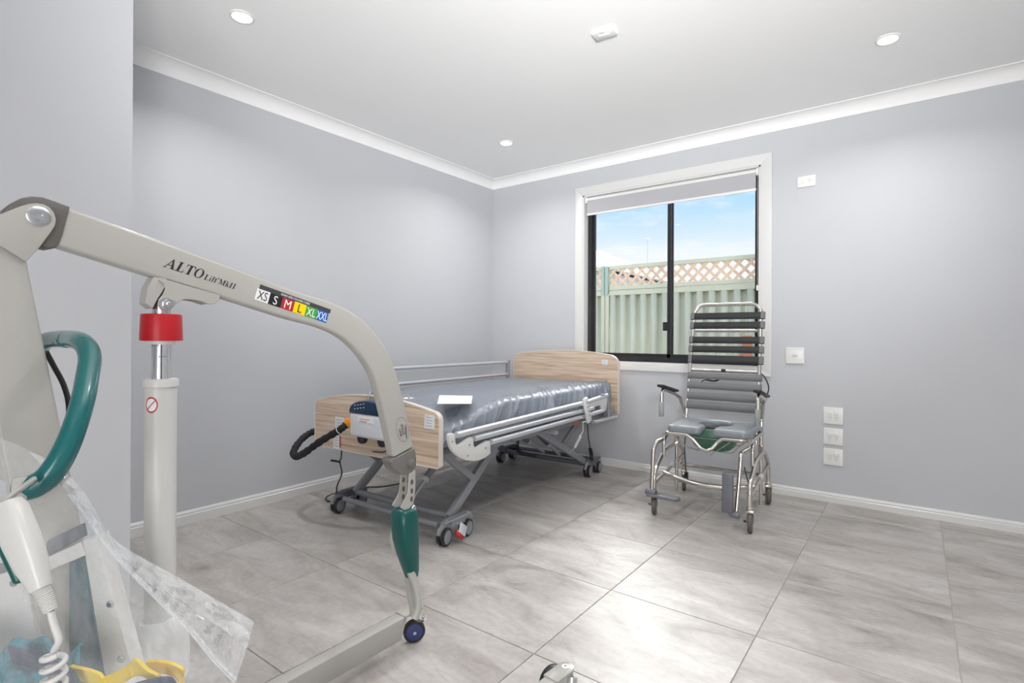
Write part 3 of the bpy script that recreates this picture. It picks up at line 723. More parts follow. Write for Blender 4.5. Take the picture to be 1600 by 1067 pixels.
# mattress
def mattress():
    rnd = random.Random(11)
    bm = B(); U, V0, V1 = .497, -1.045, 1.035; ZB, ZT = .532, .738; nv = 300; top_n, side_n = 60, 26
    sec = []
    for k in range(10): sec.append((-U, ZB+(ZT-.03-ZB)*k/10))
    for k in range(6): a = PI-k/6*PI/2; sec.append((-U+.03+.03*math.cos(a), ZT-.03+.03*math.sin(a)))
    for k in range(top_n+1): sec.append((-U+.03+(2*U-.06)*(k/top_n)**.8, ZT))
    for k in range(1, 9): a = PI/2-k/8*PI/2; sec.append((U-.022+.022*math.cos(a), ZT-.022+.022*math.sin(a)))
    for k in range(1, side_n+1): sec.append((U, ZT-.022-(ZT-.022-ZB)*k/side_n))
    sec = [p for i, p in enumerate(sec) if i == 0 or (Vector(p)-Vector(sec[i-1])).length > 1e-5]
    # every pleat: position on the edge, slant down the side, sweep across the top, reach, width, height
    pl = []
    v = -.95
    while v < .98:
        big = rnd.random()
        pl.append((v, .25+rnd.random()*.75, .5+rnd.random()*1.6, .04+.15*big, .009+.012*rnd.random(), (.013+.026*big)*(.6 if v < -.45 else 1)))
        v += .035+.055*rnd.random()
    grid = []
    for j in range(nv+1):
        v = V0+(V1-V0)*j/nv; row = []
        e = max(0, min(1, (v-V0)/.03, (V1-v)/.012))
        d = max(0, min(1, (-.40-v)/.64)); d = d*d*(3-2*d)
        for (u, z) in sec:
            h = (z-ZB)/(ZT-ZB); p = Vector((u, v, z))
            p.z -= .10*d*(.42+.58*max(0, min(1, u+.5))**1.3)*h
            p.z -= (1-math.sqrt(max(0, 1-(1-e)**2)))*.03*h
            du = max(0, U-u); dz = ZT-z; w_ = 0
            if u > -.1:
                for (vk, sl, cs, rc, wk, ak) in pl:
                    vp = vk-dz*sl+(du**1.25)*cs*1.3
                    x = abs(v-vp)/wk
                    if x > 4: continue
                    f = math.exp(-x*1.1)*math.exp(-du/rc)*(1 if dz < .002 else min(1, .55+dz*7)*max(0, 1-max(0, dz-.12)/.09))
                    w_ += ak*f
            tuck = (1-h)**2
            if u > U-.03:
                k = min(1, dz/.022)
                p.x += w_*k*1.15+.010*math.sin(min(1, (1-h))*PI)*k-.012*tuck; p.z += w_*(1-k)*.9
                p.x += .004*noise.noise(Vector((v*5, z*9, 3)))*k
            elif abs(u) < U-.025:
                p.z += w_*.9
                q2 = noise.noise(Vector((u*5-v*1.3, v*.8, 5.0)))
                p.z += .005*(1-abs(q2)*3)+.003*noise.noise(Vector((u*3, v*2, 8.8)))
                q3 = noise.noise(Vector((u*9-v*2.4, v*.5, 9.0))); p.z += .0035*math.exp(-abs(q3)*9)
            row.append(bm.verts.new(p))
        grid.append(row)
    for j in range(nv):
        for k in range(len(sec)-1): bm.faces.new((grid[j][k], grid[j][k+1], grid[j+1][k+1], grid[j+1][k]))
    for row in (grid[0], grid[-1]): bm.faces.new(row)
    for j in range(nv): bm.faces.new((grid[j][0], grid[j+1][0], grid[j+1][-1], grid[j][-1]))
    return bm
M_matt = mat('slate_vinyl', (.235, .26, .305), .36, var=.04, bump=.08, bscale=70)
mt = obj('mattress', mattress(), M_matt, None, 80); mt.location = BED; mt.rotation_euler = (0, 0, BRZ)
tag(mt, 'slate grey wrinkled vinyl air mattress lying on the hospital bed', 'mattress')

# paper sheets on the mattress
def sheet(px4, z, label, nm='paper_sheet', h=.0012):
    c = [BED+Matrix.Rotation(BRZ, 3, 'Z') @ bz(x, y_, z) for x, y_ in px4]
    ctr = sum(c, Vector())/4; bm = B()
    prism(bm, [p-ctr for p in c], (0, 0, h)); o = obj(nm, bm, M_paper, None, 0); o.location = ctr
    return tag(o, label, 'paper')
ps = sheet([(683, 631), (736.5, 631), (738.5, 618.5), (686.5, 617.5)], .756, 'white printed sheet of paper lying flat on the mattress')
bm = B()
sheet([(628, 623), (640, 623.5), (648, 621.5), (634, 620.5)], .748, 'small white slip of paper beside the hoist arm on the mattress', 'paper_slip')

# air pump hung on the footboard
pc = bv(600, 655, -1.15)
pump = thing('air_pump', 'white air mattress pump with navy control panel hung on the footboard', 'pump', BED+Matrix.Rotation(BRZ, 3, 'Z') @ Vector((.09, -1.15, .55)), BRZ)
pr = Vector((-.09, 1.15, -.55))
bm = B(); rbox(bm, (-.055, -1.192, .565), (.235, -1.10, .70), .020, 4); obj('housing', bm, M_pump, pump, 50, pr)
bm = B(); out = []
for k in range(13): a = PI-k/12*PI; out.append((.09+.148*math.cos(a), 0, .695+.075*math.sin(a)**.7 if math.sin(a) > 0 else .695))
prism(bm, [(x, -1.194, z) for x, _, z in out], (0, .096, 0), .010, 3); tp = obj('control_panel', bm, M_navy, pump, 40, pr)
bm = B()
for k in range(4):
    for j in range(2):
        x = .0+k*.024; z = .722+j*.020+k*.004; rbox(bm, (x-.005, -1.196, z-.002), (x+.004, -1.1935, z+.0015))
obj('panel_marks', bm, M_ltw, tp, 0, pr)
bm = B(); rbox(bm, (.03, -1.1945, .655), (.15, -1.1915, .685)); lb = obj('front_label', bm, M_paper, pump, 0, pr)
bm = B()
for k in range(2): rbox(bm, (.038, -1.1955, .668-.011*k), (.118-.02*k, -1.1942, .673-.011*k))
obj('label_print', bm, mat('salmon_print', (.75, .35, .28), .6), lb, 0, pr)
for x in (.012, .178):
    bm = B(); tube(bm, [(x, -1.15, .575), (x, -1.152, .555), (x+.004, -1.155, .535), (x+.006, -1.157, .528)], [.030, .030, .024, .012], 18); obj('rubber_foot', bm, M_black, pump, 60, pr)
for x in (.25, -.02):
    bm = B(); hk = arc_fillet([(.21 if x > 0 else .0, -1.10, .66), (.262 if x > 0 else .0, -1.10, .70), (.268 if x > 0 else .0, -1.10, .80), (.272 if x > 0 else .0, -1.056, .808), (.272 if x > 0 else .0, -1.050, .745)], .02, 5)
    tube(bm, hk, .0045, 8); obj('hook', bm, M_steel, pump, 60, pr)
bm = B(); lathe(bm, [(.030, 0), (.034, .004), (.034, .034), (.029, .038), (.029, .062)], (-.042, -1.155, .636), (-1, -.1, -.06), 20); obj('hose_connector', bm, M_yel, pump, 40, pr)
hose_px = [(553, 664, -1.165), (530, 672, -1.20), (500, 690, -1.23), (475, 708, -1.24), (462, 713, -1.22), (459, 705, -1.18), (468, 690, -1.10), (482, 678, -1.02), (500, 671, -.96), (520, 668, -.93)]
hp = [bv(x, y_, v) for x, y_, v in hose_px]; hp[0] = Vector((-.095, -1.16, .634))
bm = B(); path = spline(hp, 10); rr = [.0205+.0022*math.sin(i*1.9)+.001*math.sin(i*.7) for i in range(len(path))]
tube(bm, path, rr, 14); hs = obj('hose', bm, mat('hose_fabric', (.012, .012, .014), .75, bump=.8, bscale=60, var=.2), pump, 70, pr)
bm = B(); i = 11; tube(bm, [path[i-1]-(path[i]-path[i-1])*.05, path[i-1]+(path[i]-path[i-1])*.25], .0235, 14, flat=1); obj('hose_tie', bm, M_plate, hs, 60, pr)
# pump mains lead
cc = [bv(632, 697, -1.10), bv(612, 700, -1.105), bv(600, 706, -1.105), bv(588, 706, -1.10), bv(572, 704, -1.06)]
bm = B(); tube(bm, spline(cc, 8), .0035, 8); obj('mains_lead', bm, M_black, pump, 60, pr)
# bed mains lead trailing to the floor at the left
lead = thing('power_lead', 'thin black power lead hanging from the bed down to the floor by the left casters', 'cable', (-2.95, 2.2, 0))
wpts = [bv(534, 700, -1.04), bv(533, 715, -1.03), bv(531, 722, -1.03), bv(534, 740, -1.02), bv(527, 758, -1.0), bv(525, 770, -.98)]
Rw = Matrix.Rotation(BRZ, 3, 'Z'); wpts = [BED+Rw @ p for p in wpts]
wpts += [P(518, 772, z=.06), P(510, 777, z=.012), P(512, 783, z=.006), P(530, 783, z=.006), P(552, 775, z=.006), P(556, 764, z=.006), P(575, 761, z=.006), P(600, 760, z=.006), P(640, 752, z=.006)]
bm = B(); tube(bm, spline(wpts, 8), .0042, 8); obj('cord', bm, M_black, lead, 60, Vector((2.95, -2.2, 0)))
bm = B(); q = BED+Rw @ bv(526, 720, -1.03); tube(bm, spline([wpts[2], q+Vector((-.0, 0, -.002)), q+Vector((-.03, -.02, .002))], 4), .007, 8); obj('cable_tie', bm, M_black, lead, 60, Vector((2.95, -2.2, 0)))

# bed hand control clipped over the folded rail
bc = BED+Rw @ Vector((.615, .34, .54))
rc_ = thing('bed_remote', 'pale grey bed hand control clipped over the lowered side rail', 'remote', bc, BRZ)
bo = Vector((-.615, -.34, -.54))
bm = B(); A, Z = Vector((.622, .325, .685)), Vector((.622, .395, .505)); bar(bm, A, Z, .055, .028, (1, 0, 0), .011); obj('handset', bm, M_bedw, rc_, 60, bo)
bm = B()
for k in range(4): c = A.lerp(Z, .2+.17*k); bar(bm, c+Vector((.0135, -.012, 0)), c+Vector((.0135, .012, .004)), .003, .010, (0, 0, 1))
obj('keys', bm, M_grip, rc_, 0, bo)
bm = B()
for z in (.635, .588, .546): tube(bm, arc_fillet([(.612, .31, z), (.575, .305, z+.006), (.575, .345, z+.006)], .01, 4), .006, 8)
obj('clip', bm, M_alu, rc_, 60, bo)
c0 = bu(911, 660, .60); c1 = bu(911, 672, .58); c2 = bu(907, 681, .56); c3 = bu(898, 699, .53); c4 = bu(889, 706, .45)
bm = B(); tube(bm, spline([Z, c0, c1, c2], 6), .004, 8); tube(bm, coil([c2, (c2+c3)/2, c3], .0095, 13), .0032, 6); tube(bm, spline([c3, (c3+c4)/2+Vector((0, 0, -.004)), c4], 6), .0045, 8); obj('coiled_cord', bm, M_bedw, rc_, 70, bo)
def blackcoil(pts1, pts2, label, turns):
    L0 = BED+Rw @ pts1[0]; L0.z = 0
    t = thing('coiled_cable', label, 'cable', L0, BRZ); s_ = -Vector((pts1[0].x, pts1[0].y, 0))
    bm = B(); 
    if len(pts1) > 1: tube(bm, spline(pts1, 6), .0045, 8); obj('straight_lead', bm, M_black, t, 60, s_); bm = B()
    tube(bm, coil(pts2, .012, turns), .0042, 6); obj('coil', bm, M_black, t, 70, s_)
blackcoil([bu(918, 663, .45), bu(919, 680, .46), bu(922, 700, .46)], [bu(922, 700, .46), bu(924, 710, .46), bu(924.5, 719, .45)], 'black curly cable hanging at the head end beside the rear caster', 9)
blackcoil([bu(809, 682, .15)], [bu(809, 685, .15), bu(808, 698, .14), bu(812, 706, .13), bu(822, 709, .12), bu(840, 712, .11)], 'black curly cable drooping under the middle of the bed', 18)

# ================================================================== SHOWER COMMODE CHAIR (local u, v, z; front = -v)
CH = Vector((-1.061, 3.594, 0)); CRZ = math.radians(3.0)
ch = thing('commode_chair', 'wheeled stainless steel shower commode chair with tall strap back under the window', 'chair', CH, CRZ)
Rc = Matrix.Rotation(-CRZ, 3, 'Z')
def cv(px, py, v):
    ey = Vector((-math.sin(CRZ), math.cos(CRZ), 0)); r = P(px, py, d=1)-CAM; t = (v-(CAM-CH).dot(ey))/r.dot(ey)
    return Rc @ (CAM+r*t-CH)
def cu(px, py, u):
    ex = Vector((math.cos(CRZ), math.sin(CRZ), 0)); r = P(px, py, d=1)-CAM; t = (u-(CAM-CH).dot(ex))/r.dot(ex)
    return Rc @ (CAM+r*t-CH)
def ct(name, pts, r=.0125, fil=.05, m=M_ss, n=14, parent=None):
    bm = B(); tube(bm, arc_fillet(pts, fil, 8), r, n); return obj(name, bm, m, parent or ch, 60)
# back frame
hb = .236
def bk(z): return .178+(z-.46)*.205     # lean of the back
ct('back_frame', [(-hb+.002, bk(.42), .42), (-hb+.01, bk(.9), .9), (-hb+.022, bk(1.356), 1.356), (hb-.006, bk(1.356), 1.356), (hb-.002, bk(.9), .9), (hb-.004, bk(.42), .42)], .0125, .07)
ct('back_crossbar', [(-hb+.02, bk(1.163)+.02, 1.168), (hb, bk(1.163)+.02, 1.168)], .009, 0)
ct('back_crossbar', [(-hb+.01, bk(.875)+.03, .885), (hb, bk(.875)+.03, .885)], .010, 0)
# straps: (zcentre, height, dark)
def strap(z0, z1, m, sh):
    bm = B(); r = .0150; ul, ur = -hb+sh, hb+sh*.2
    loop = [(ul-r*.6, r*.85), (ul-r*.98, 0), (ul-r*.7, -r*.75), (ul, -r), (ur, -r), (ur+r*.7, -r*.75), (ur+r*.98, 0), (ur+r*.6, r*.85)]
    rings = [[bm.verts.new((u, bk(z)+v, z)) for u, v in loop] for z in (z0, z1)]
    for k in range(len(loop)-1): bm.faces.new((rings[0][k], rings[0][k+1], rings[1][k+1], rings[1][k]))
    o = obj('strap', bm, m, ch, 20); md = o.modifiers.new('thickness', 'SOLIDIFY'); md.thickness = .0018
    return o
for ya, yb2, m in ((488.5, 499, M_strapd), (503, 513.5, M_strapd), (526, 536.5, M_strapd), (540.5, 551, M_strapd), (556, 568, M_strapd), (583, 593.5, M_strapl), (598, 609.5, M_strapl), (614.5, 626.5, M_strapl), (629, 642, M_strapl)):
    zt, zb = cv(1132, ya, .33).z, cv(1132, yb2, .33).z
    for _ in range(3):
        zt = cv(1132, ya, bk(zt)).z; zb = cv(1132, yb2, bk(zb)).z
    s = strap(zb, zt, m, .012)
    if m == M_strapd:   # grey sleeves where the dark webbing wraps the uprights
        for u in (-hb+.010, hb+.004):
            bm = B(); pts = [(u, bk(zb+.001)-.0, zb+.001), (u, bk(zt-.001), zt-.001)]; tube(bm, pts, .0185, 16, flat=1); obj('strap_cuff', bm, M_strapl, s, 60)
# seat pad: horseshoe open to the front
def seat():
    bm = B(); n = 40
    outer, inner = [], []
    W, V0, V1 = .250, -.235, .215
    pts = []
    # outline: start front-left inner corner, go round outer edge to front-right inner, then back round the hole
    rc2 = .045
    def arcpts(cx_, cy_, r, a0, a1, k=6): return [(cx_+r*math.cos(a0+(a1-a0)*i/k), cy_+r*math.sin(a0+(a1-a0)*i/k)) for i in range(k+1)]
    gap = .036
    pts += arcpts(-gap-.03, V0+.03, .03, 0, -PI/2, 5)
    pts += arcpts(-W+rc2, V0+rc2, rc2, -PI/2, -PI, 6)
    pts += arcpts(-W+rc2, V1-rc2, rc2, PI, PI/2, 6)
    pts += arcpts(W-rc2, V1-rc2, rc2, PI/2, 0, 6)
    pts += arcpts(W-rc2, V0+rc2, rc2, 0, -PI/2, 6)
    pts += arcpts(gap+.03, V0+.03, .03, -PI/2, -PI, 5)
    pts += [(gap, V0+.10)]
    hole = arcpts(0, .02, .10, -PI/2+.42, PI*1.5-.42, 22)
    pts += [(p[0], p[1]*1.15) for p in hole]
    pts += [(-gap, V0+.10)]
    prism(bm, [(u+.014, v, .512) for u, v in pts], (0, 0, .048), .018, 4)
    return bm
obj('seat_pad', seat(), M_seat, ch, 60)
# seat frame with the dipped front rail
f0 = [cv(1041, 676, -.235), cv(1072, 679, -.235), cv(1083, 687, -.24), cv(1094, 700, -.25), cv(1104, 705, -.255), cv(1112, 701, -.25), cv(1120, 692, -.24), cv(1128, 686, -.235), cv(1162, 689, -.235)]
ct('seat_front_rail', [Vector((-.262, -.12, .497))]+f0+[Vector((.272, -.12, .497))], .011, .03)
for s in (-1, 1):
    ct('seat_side_rail', [(s*.258+.005, -.215, .497), (s*.258+.005, .20, .494)], .0125, 0)
ct('seat_rear_rail', [(-.25, .19, .49), (.26, .19, .49)], .0125, 0)
# side frames
for s in (-1, 1):
    u = s*.281
    ct('side_arch', [(u, -.322, .125), (u, -.322, .27), (u, -.12, .375), (u, .16, .385), (u, .322, .28), (u, .322, .125)], .0145, .09)
    ct('side_brace', [(u, -.30, .20), (u, .30, .265)], .0125, 0)
    ct('seat_post', [(u*.965, .11, .05), (u*.965, .11, .49)], .0115, 0)
    ct('front_post', [(u*.96, -.17, .34), (u*.96, -.17, .45), (u*.93, -.10, .497)], .0115, .04)
    bm = B(); rbox(bm, (u*.965-.016, .094, .36), (u*.965+.016, .126, .43), .004, 1); obj('post_clamp', bm, M_ss, ch, 40)
    bm = B(); cyl(bm, (u, .02, .236), (u, .07, .242), .0165, 14, .002); obj('collar', bm, M_bedw, ch, 40)
ct('front_cross_tube', [(-.275, -.15, .228), (-.17, -.20, .215), (0, -.235, .205), (.15, -.215, .208), (.275, -.15, .222)], .0145, .2)
ct('rear_cross_tube', [(-.275, .21, .215), (.275, .21, .215)], .0125, 0)
# casters
for (u, v, rz, nm) in ((-.281, -.322, .25, 0), (.284, -.322, .12, 0), (.284, .322, .3, 0), (-.281, .322, .3, 0)):
    ax = Vector((math.cos(rz), math.sin(rz), 0))
    fw_ = Vector((-ax.y, ax.x, 0))
    c = Vector((u, v, .058))+fw_*.012
    bt, bh = B(), B(); wheel(bt, bh, c, ax, .058, .027, .66)
    w_ = obj('caster_wheel', bt, M_dgrey, ch, 50); obj('wheel_hub', bh, M_hub, w_, 50)
    bm = B()
    for q in (-1, 1):
        a = c+ax*q*.019; bar(bm, a+Vector((0, 0, -.004)), Vector((u, v, .125))+ax*q*.019, .004, .026, fw_, .001)
    Mx = basis((u, v, .124), ax, fw_); rbox(bm, (-.022, -.020, -.010), (.022, .020, .008), .004, 2, Mx)
    cyl(bm, Vector((u, v, .130)), Vector((u, v, .150)), .021, 16, .003)
    obj('caster_fork', bm, M_ss, w_, 40)
    bm = B(); cyl(bm, c+ax*-.036, c+ax*-.016, .006, 10, .002); obj('brake_tab', bm, M_black, w_, 40)
# armrests: swing-away tubes with black pads and grey grips
for s in (-1, 1):
    u0, u1 = (-.272, -.286) if s < 0 else (.272, .298)
    A0 = Vector((u1, -.175, .612)); A1 = Vector((u1, -.165, .783)); A2 = Vector((u1+s*.0, .10, .728)); A3 = Vector((u0, .185, .695)); A4 = Vector((s*.25+.004, .235, .58)); A5 = Vector((s*.247+.006, bk(.50)+.01, .50))
    ct('armrest_tube', [A0, A1, A2, A3, A4, A5], .0125, .035)
    bm = B(); d = (A2-A1).normalized(); bar(bm, A1+Vector((0, -.03, .022))-d*.01, A2+Vector((0, .04, .017)), .046, .020, (0, 0, 1), .009); obj('arm_pad', bm, M_black, ch, 60)
    bm = B(); cyl(bm, A0+Vector((0, 0, -.012)), A0+Vector((0, 0, .085)), .0165, 16, .004); obj('hand_grip', bm, M_grip, ch, 60)
    bm = B(); rbox(bm, (s*.252-.012+.004, .20, .44), (s*.252+.012+.004, .225, .57), .008, 2); obj('arm_hinge', bm, M_ss, ch, 60)
# footrests: left one down, right one folded up
hgL = [Vector((-.258, -.235, .462)), Vector((-.276, -.285, .455)), Vector((-.284, -.33, .41)), Vector((-.289, -.345, .150))]
ct('footrest_hanger', hgL, .0125, .03)
bm = B(); cyl(bm, (-.325, -.352, .146), (-.262, -.352, .146), .019, 18, .003); piv = obj('footrest_pivot', bm, M_fgrey, ch, 50)
bm = B(); cyl(bm, (-.328, -.352, .146), (-.324, -.352, .146), .011, 14); obj('pivot_cap', bm, M_black, piv, 50)
bm = B(); out = [(-.315, -.375), (-.13, -.385), (-.115, -.375), (-.108, -.35), (-.115, -.325), (-.13, -.315), (-.315, -.30)]
prism(bm, [(x, y_, .118) for x, y_ in out], (0, 0, .020), .007, 3); obj('footplate', bm, M_fgrey, piv, 50)
h0, h1 = cv(1158, 712, -.30), cv(1150, 806, -.345)
ct('footrest_hanger', [Vector((.262, -.215, .465)), Vector((.225, -.27, .44)), h0, h1], .0125, .035)
bm = B(); cyl(bm, h1+Vector((-.032, -.012, .008)), h1+Vector((.02, -.012, .008)), .017, 18, .003); cyl(bm, h1+Vector((0, 0, -.01)), h1+Vector((0, 0, .03)), .018, 16, .003); pv2 = obj('footrest_pivot', bm, M_fgrey, ch, 50)
bm = B(); cyl(bm, h1+Vector((-.034, -.014, .008)), h1+Vector((-.031, -.014, .008)), .010, 14); obj('pivot_cap', bm, M_black, pv2, 50)
bm = B(); c = h1+Vector((-.040, -.018, .132)); rbox(bm, (c.x-.034, c.y-.014, c.z-.118), (c.x+.030, c.y+.014, c.z+.118), .0125, 3); obj('footplate', bm, M_fgrey, pv2, 50)
# pan carrier wires
for wp in ([(-.20, -.16, .478), (-.12, -.16, .41), (.15, -.16, .41), (.215, -.16, .478)], [(-.20, .10, .478), (-.12, .10, .41), (.15, .10, .41), (.215, .10, .478)],
           [cv(1109, 712, -.16), cv(1148, 686, -.20)], [cv(1060, 692, -.12), cv(1095, 706, -.16)], [(-.2, -.2, .492), (.22, -.2, .492)]):
    bm = B(); tube(bm, arc_fillet(wp, .03, 5), .003, 8); obj('carrier_wire', bm, M_ss, ch, 60)
# cables and release levers
bm = B(); tube(bm, spline([(.235, bk(.87)+.03, .885), (.265, .30, .85), (.285, .31, .78), (.262, .29, .69)], 8), .0042, 8); obj('control_cable', bm, M_black, ch, 60)
bm = B(); tube(bm, spline([cv(1096, 596, .30), cv(1103, 593.5, .30), cv(1115, 595, .30), cv(1123, 593.5, .29)], 6), [.004]*7+[.0065]*12, 8); obj('release_lever', bm, M_black, ch, 60)
bm = B(); rbox(bm, (-.012, bk(.885)-.0, .883), (.014, bk(.885)+.03, .903), .004, 1); obj('lever_clamp', bm, M_black, ch, 40)
bm = B(); tube(bm, spline([(-.175, -.02, .46), (-.19, .02, .35), (-.20, .08, .24), (-.205, .12, .12)], 6), .0035, 8); rbox(bm, (-.215, .09, .12), (-.19, .115, .19), .004, 1); obj('brake_cable', bm, M_black, ch, 40)
bm = B(); tube(bm, [cv(1163, 730, -.15), cv(1171, 762, -.10)], .0035, 8); obj('brake_cable', bm, M_black, ch, 40)
# commode pan
pan = obj('commode_pan', lathe(B(), [(.02, -.095), (.10, -.095), (.125, -.075), (.158, .0), (.166, .004), (.166, .0), (.154, -.002), (.118, -.08), (.02, -.088)], (0, 0, 0), (0, 0, 1), 36), M_pan, None, 50)
pan.location = CH+Matrix.Rotation(CRZ, 3, 'Z') @ Vector((.018, -.055, .502)); pan.scale = (1.0, .95, 1); tag(pan, 'green plastic commode pan slung under the grey chair seat', 'pan')

# ================================================================== PATIENT HOIST (built in world coordinates, root on the floor)
HX = -1.207; HR = Vector((HX, .45, 0)); hs_ = -HR
ho = thing('patient_hoist', 'cream mobile patient hoist with curved lifting boom and teal handles in the foreground', 'hoist', HR)
FX = -1.19
def yz(px, py, x=FX): return P(px, py, x=x)
def hobj(nm, bm, m, parent=None, smooth=40, label=None): return obj(nm, bm, m, parent or ho, smooth, hs_, label)
# boom
cl = [(.268, 1.3135, .073), (.42, 1.2735, .073), (.56, 1.2365, .071), (.70, 1.199, .070), (.79, 1.179, .070), (.855, 1.155, .073), (.905, 1.122, .076), (.950, 1.076, .076), (.984, 1.022, .076), (1.008, .957, .077), (1.033, .872, .078), (1.055, .788, .078)]
pts = [Vector((HX, y_, z)) for y_, z, h in cl]; hh = [h for _, _, h in cl]
sp = spline(pts, 6); hsp = []
for i in range(len(hh)-1):
    for j in range(6): hsp.append(hh[i]+(hh[i+1]-hh[i])*j/6)
hsp.append(hh[-1])
def boom_sweep(bm, sp, hsp, wd, r=.007):
    rings = []
    for i, p in enumerate(sp):
        a = sp[max(0, i-1)]; b = sp[min(len(sp)-1, i+1)]; t = (b-a).normalized(); nn = Vector((1, 0, 0)); up = Vector((0, -t.z, t.y)) 
        h = hsp[i]; ring = []
        for sx, sz, a0 in ((1, 1, 0), (-1, 1, 1), (-1, -1, 2), (1, -1, 3)):
            cx_, cz_ = sx*(wd/2-r), sz*(h/2-r)
            for k in range(5):
                an = a0*PI/2+k/4*PI/2; ring.append(bm.verts.new(p+nn*(cx_+r*math.cos(an))+up*(cz_+r*math.sin(an))))
        rings.append(ring)
    n = len(rings[0])
    for a, b in zip(rings, rings[1:]):
        for k in range(n): bm.faces.new((a[k], a[(k+1) % n], b[(k+1) % n], b[k]))
    bm.faces.new(rings[0]); bm.faces.new(rings[-1]); return bm
boom = hobj('boom', boom_sweep(B(), sp, hsp, .034), M_hoist, None, 35)
# knuckle cap at the pivot
bm = B(); kc = [(4, 333), (8, 325), (18, 317), (32, 310), (48, 307), (66, 308), (84, 314), (109, 323.5), (105, 338), (97, 368), (92, 380), (88, 386.5), (76, 388.5), (62, 385.5), (40, 370), (20, 350)]
prism(bm, [Vector((HX-.021, yz(x, y_).y, yz(x, y_).z)) for x, y_ in kc], (.042, 0, 0), .004, 2); hobj('knuckle_cap', bm, M_dgrey, None, 40)
# clevis plates and pivot bolt
pv = yz(60, 338, HX+.026)
def plate_pts(x):
    o = [(-25, 342), (3, 333.6), (30, 323), (45, 318.5), (56, 317.5), (68, 319), (77, 324), (84, 332), (87.5, 343), (86, 352), (80, 362), (62, 386), (43, 407), (38, 407.5), (0, 384), (-30, 366)]
    return [Vector((x, yz(a, b, HX+.026).y, yz(a, b, HX+.026).z)) for a, b in o]
for x, th in ((HX+.0215, .006), (HX-.0275, .006)):
    bm = B(); prism(bm, plate_pts(x), (th, 0, 0), .0015, 2); hobj('clevis_plate', bm, M_hoist, None, 40)
bm = B(); lathe(bm, [(.0165, 0), (.0165, .0015), (.014, .0028), (.0075, .003), (.0075, .008), (.004, .008), (.0035, .005)], (HX+.0275, pv.y, pv.z), (1, 0, 0), 28); hobj('pivot_bolt', bm, M_steel)
# mast
mb = lambda z: .225+(1.242-z)*.163
bm = B()
poly = [(mb(1.285)-.075, 1.285), (mb(1.285)-.010, 1.285), (mb(1.25), 1.25), (mb(.10), .10), (mb(.10)-.09, .10)]
prism(bm, [Vector((HX-.0212, y_, z)) for y_, z in poly], (.0424, 0, 0), .005, 3); mast = hobj('mast', bm, M_hoist, None, 40)
# actuator hanger bracket under the boom
bp_ = [(247, 437), (262, 438), (290, 446.5), (343, 461.5), (341, 469), (334, 474.5), (326, 475.5), (312, 470.5), (297, 468), (285, 468), (276, 473), (270, 480), (264, 484.5), (256, 485.5), (249, 483), (245.5, 476), (247, 468), (253, 461), (257, 452), (255, 444)]
for x, th in ((HX+.0175, .004), (HX-.0215, .004)):
    bm = B(); prism(bm, [Vector((x, yz(a, b).y, yz(a, b).z)) for a, b in bp_], (th, 0, 0), .001, 1); hobj('hanger_bracket', bm, M_hoist, None, 40)
bm = B(); a = yz(258, 475); prism(bm, [Vector((HX-.018, y_, z)) for y_, z in ((a.y-.02, a.z+.052), (a.y+.004, a.z+.05), (a.y-.002, a.z+.03), (a.y-.012, a.z+.012), (a.y-.022, a.z-.01), (a.y-.034, a.z), (a.y-.03, a.z+.03))], (.036, 0, 0), .001, 1); hobj('bracket_web', bm, M_hoist, None, 40)
bm = B(); lathe(bm, [(.0105, 0), (.0105, .002), (.0085, .0025), (.0085, .008), (.0045, .008), (.0045, .013), (.003, .014)], (HX+.0215, a.y, a.z), (1, 0, 0), 6); lathe(bm, [(.0125, 0), (.0125, .0018), (.008, .002)], (HX+.0215, a.y, a.z), (1, 0, 0), 24); hobj('bracket_bolt', bm, M_steel, None, 30)
# actuator column
AY = .432
bm = B(); cyl(bm, (HX, AY, 1.155), (HX, AY, 1.196), .0165, 20, .002); hobj('rod_eye', bm, M_steel)
bm = B(); lathe(bm, [(.030, 0), (.0372, .0005), (.0372, .003), (.0355, .050), (.0345, .053), (.026, .054)], (HX, AY, 1.112), (0, 0, 1), 36); hobj('red_stop_collar', bm, M_red, None, 40, label='bright red collar on the lift actuator')
bm = B(); cyl(bm, (HX, AY, 1.105), (HX, AY, 1.114), .024, 24); hobj('collar_washer', bm, M_plate)
bm = B(); cyl(bm, (HX, AY, 1.02), (HX, AY, 1.12), .0182, 28); rod = hobj('piston_rod', bm, M_chrome)
bm = B()
dv = Vector((-(HX), -AY, 0)).normalized()
c = Vector((HX, AY, 0))+dv*.0184; rbox(bm, (-.0012, -.0006, 1.03), (.0012, .0006, 1.104), 0, 1, Matrix.Translation((c.x, c.y, 0)) @ Matrix.Rotation(math.atan2(dv.y, dv.x)+PI/2, 4, 'Z')); 
rbox(bm, (-.006, -.0006, 1.0805), (.009, .0006, 1.0815), 0, 1, Matrix.Translation((c.x, c.y, 0)) @ Matrix.Rotation(math.atan2(dv.y, dv.x)+PI/2, 4, 'Z'))
hobj('rod_slot', bm, M_dgrey, rod, 0)
bm = B(); lathe(bm, [(.0285, 0), (.0305, .001), (.0305, .012), (.029, .016), (.02, .017)], (HX, AY, 1.020), (0, 0, 1), 36); hobj('column_cap', bm, M_hoistw)
bm = B(); tube(bm, [(HX, AY, .46), (HX, AY, 1.022)], .0275, 36); colm = hobj('actuator_column', bm, M_hoistw)
dv2 = Matrix.Rotation(-.62, 3, 'Z') @ dv
nX = dv2.cross(Vector((0, 0, -1)))
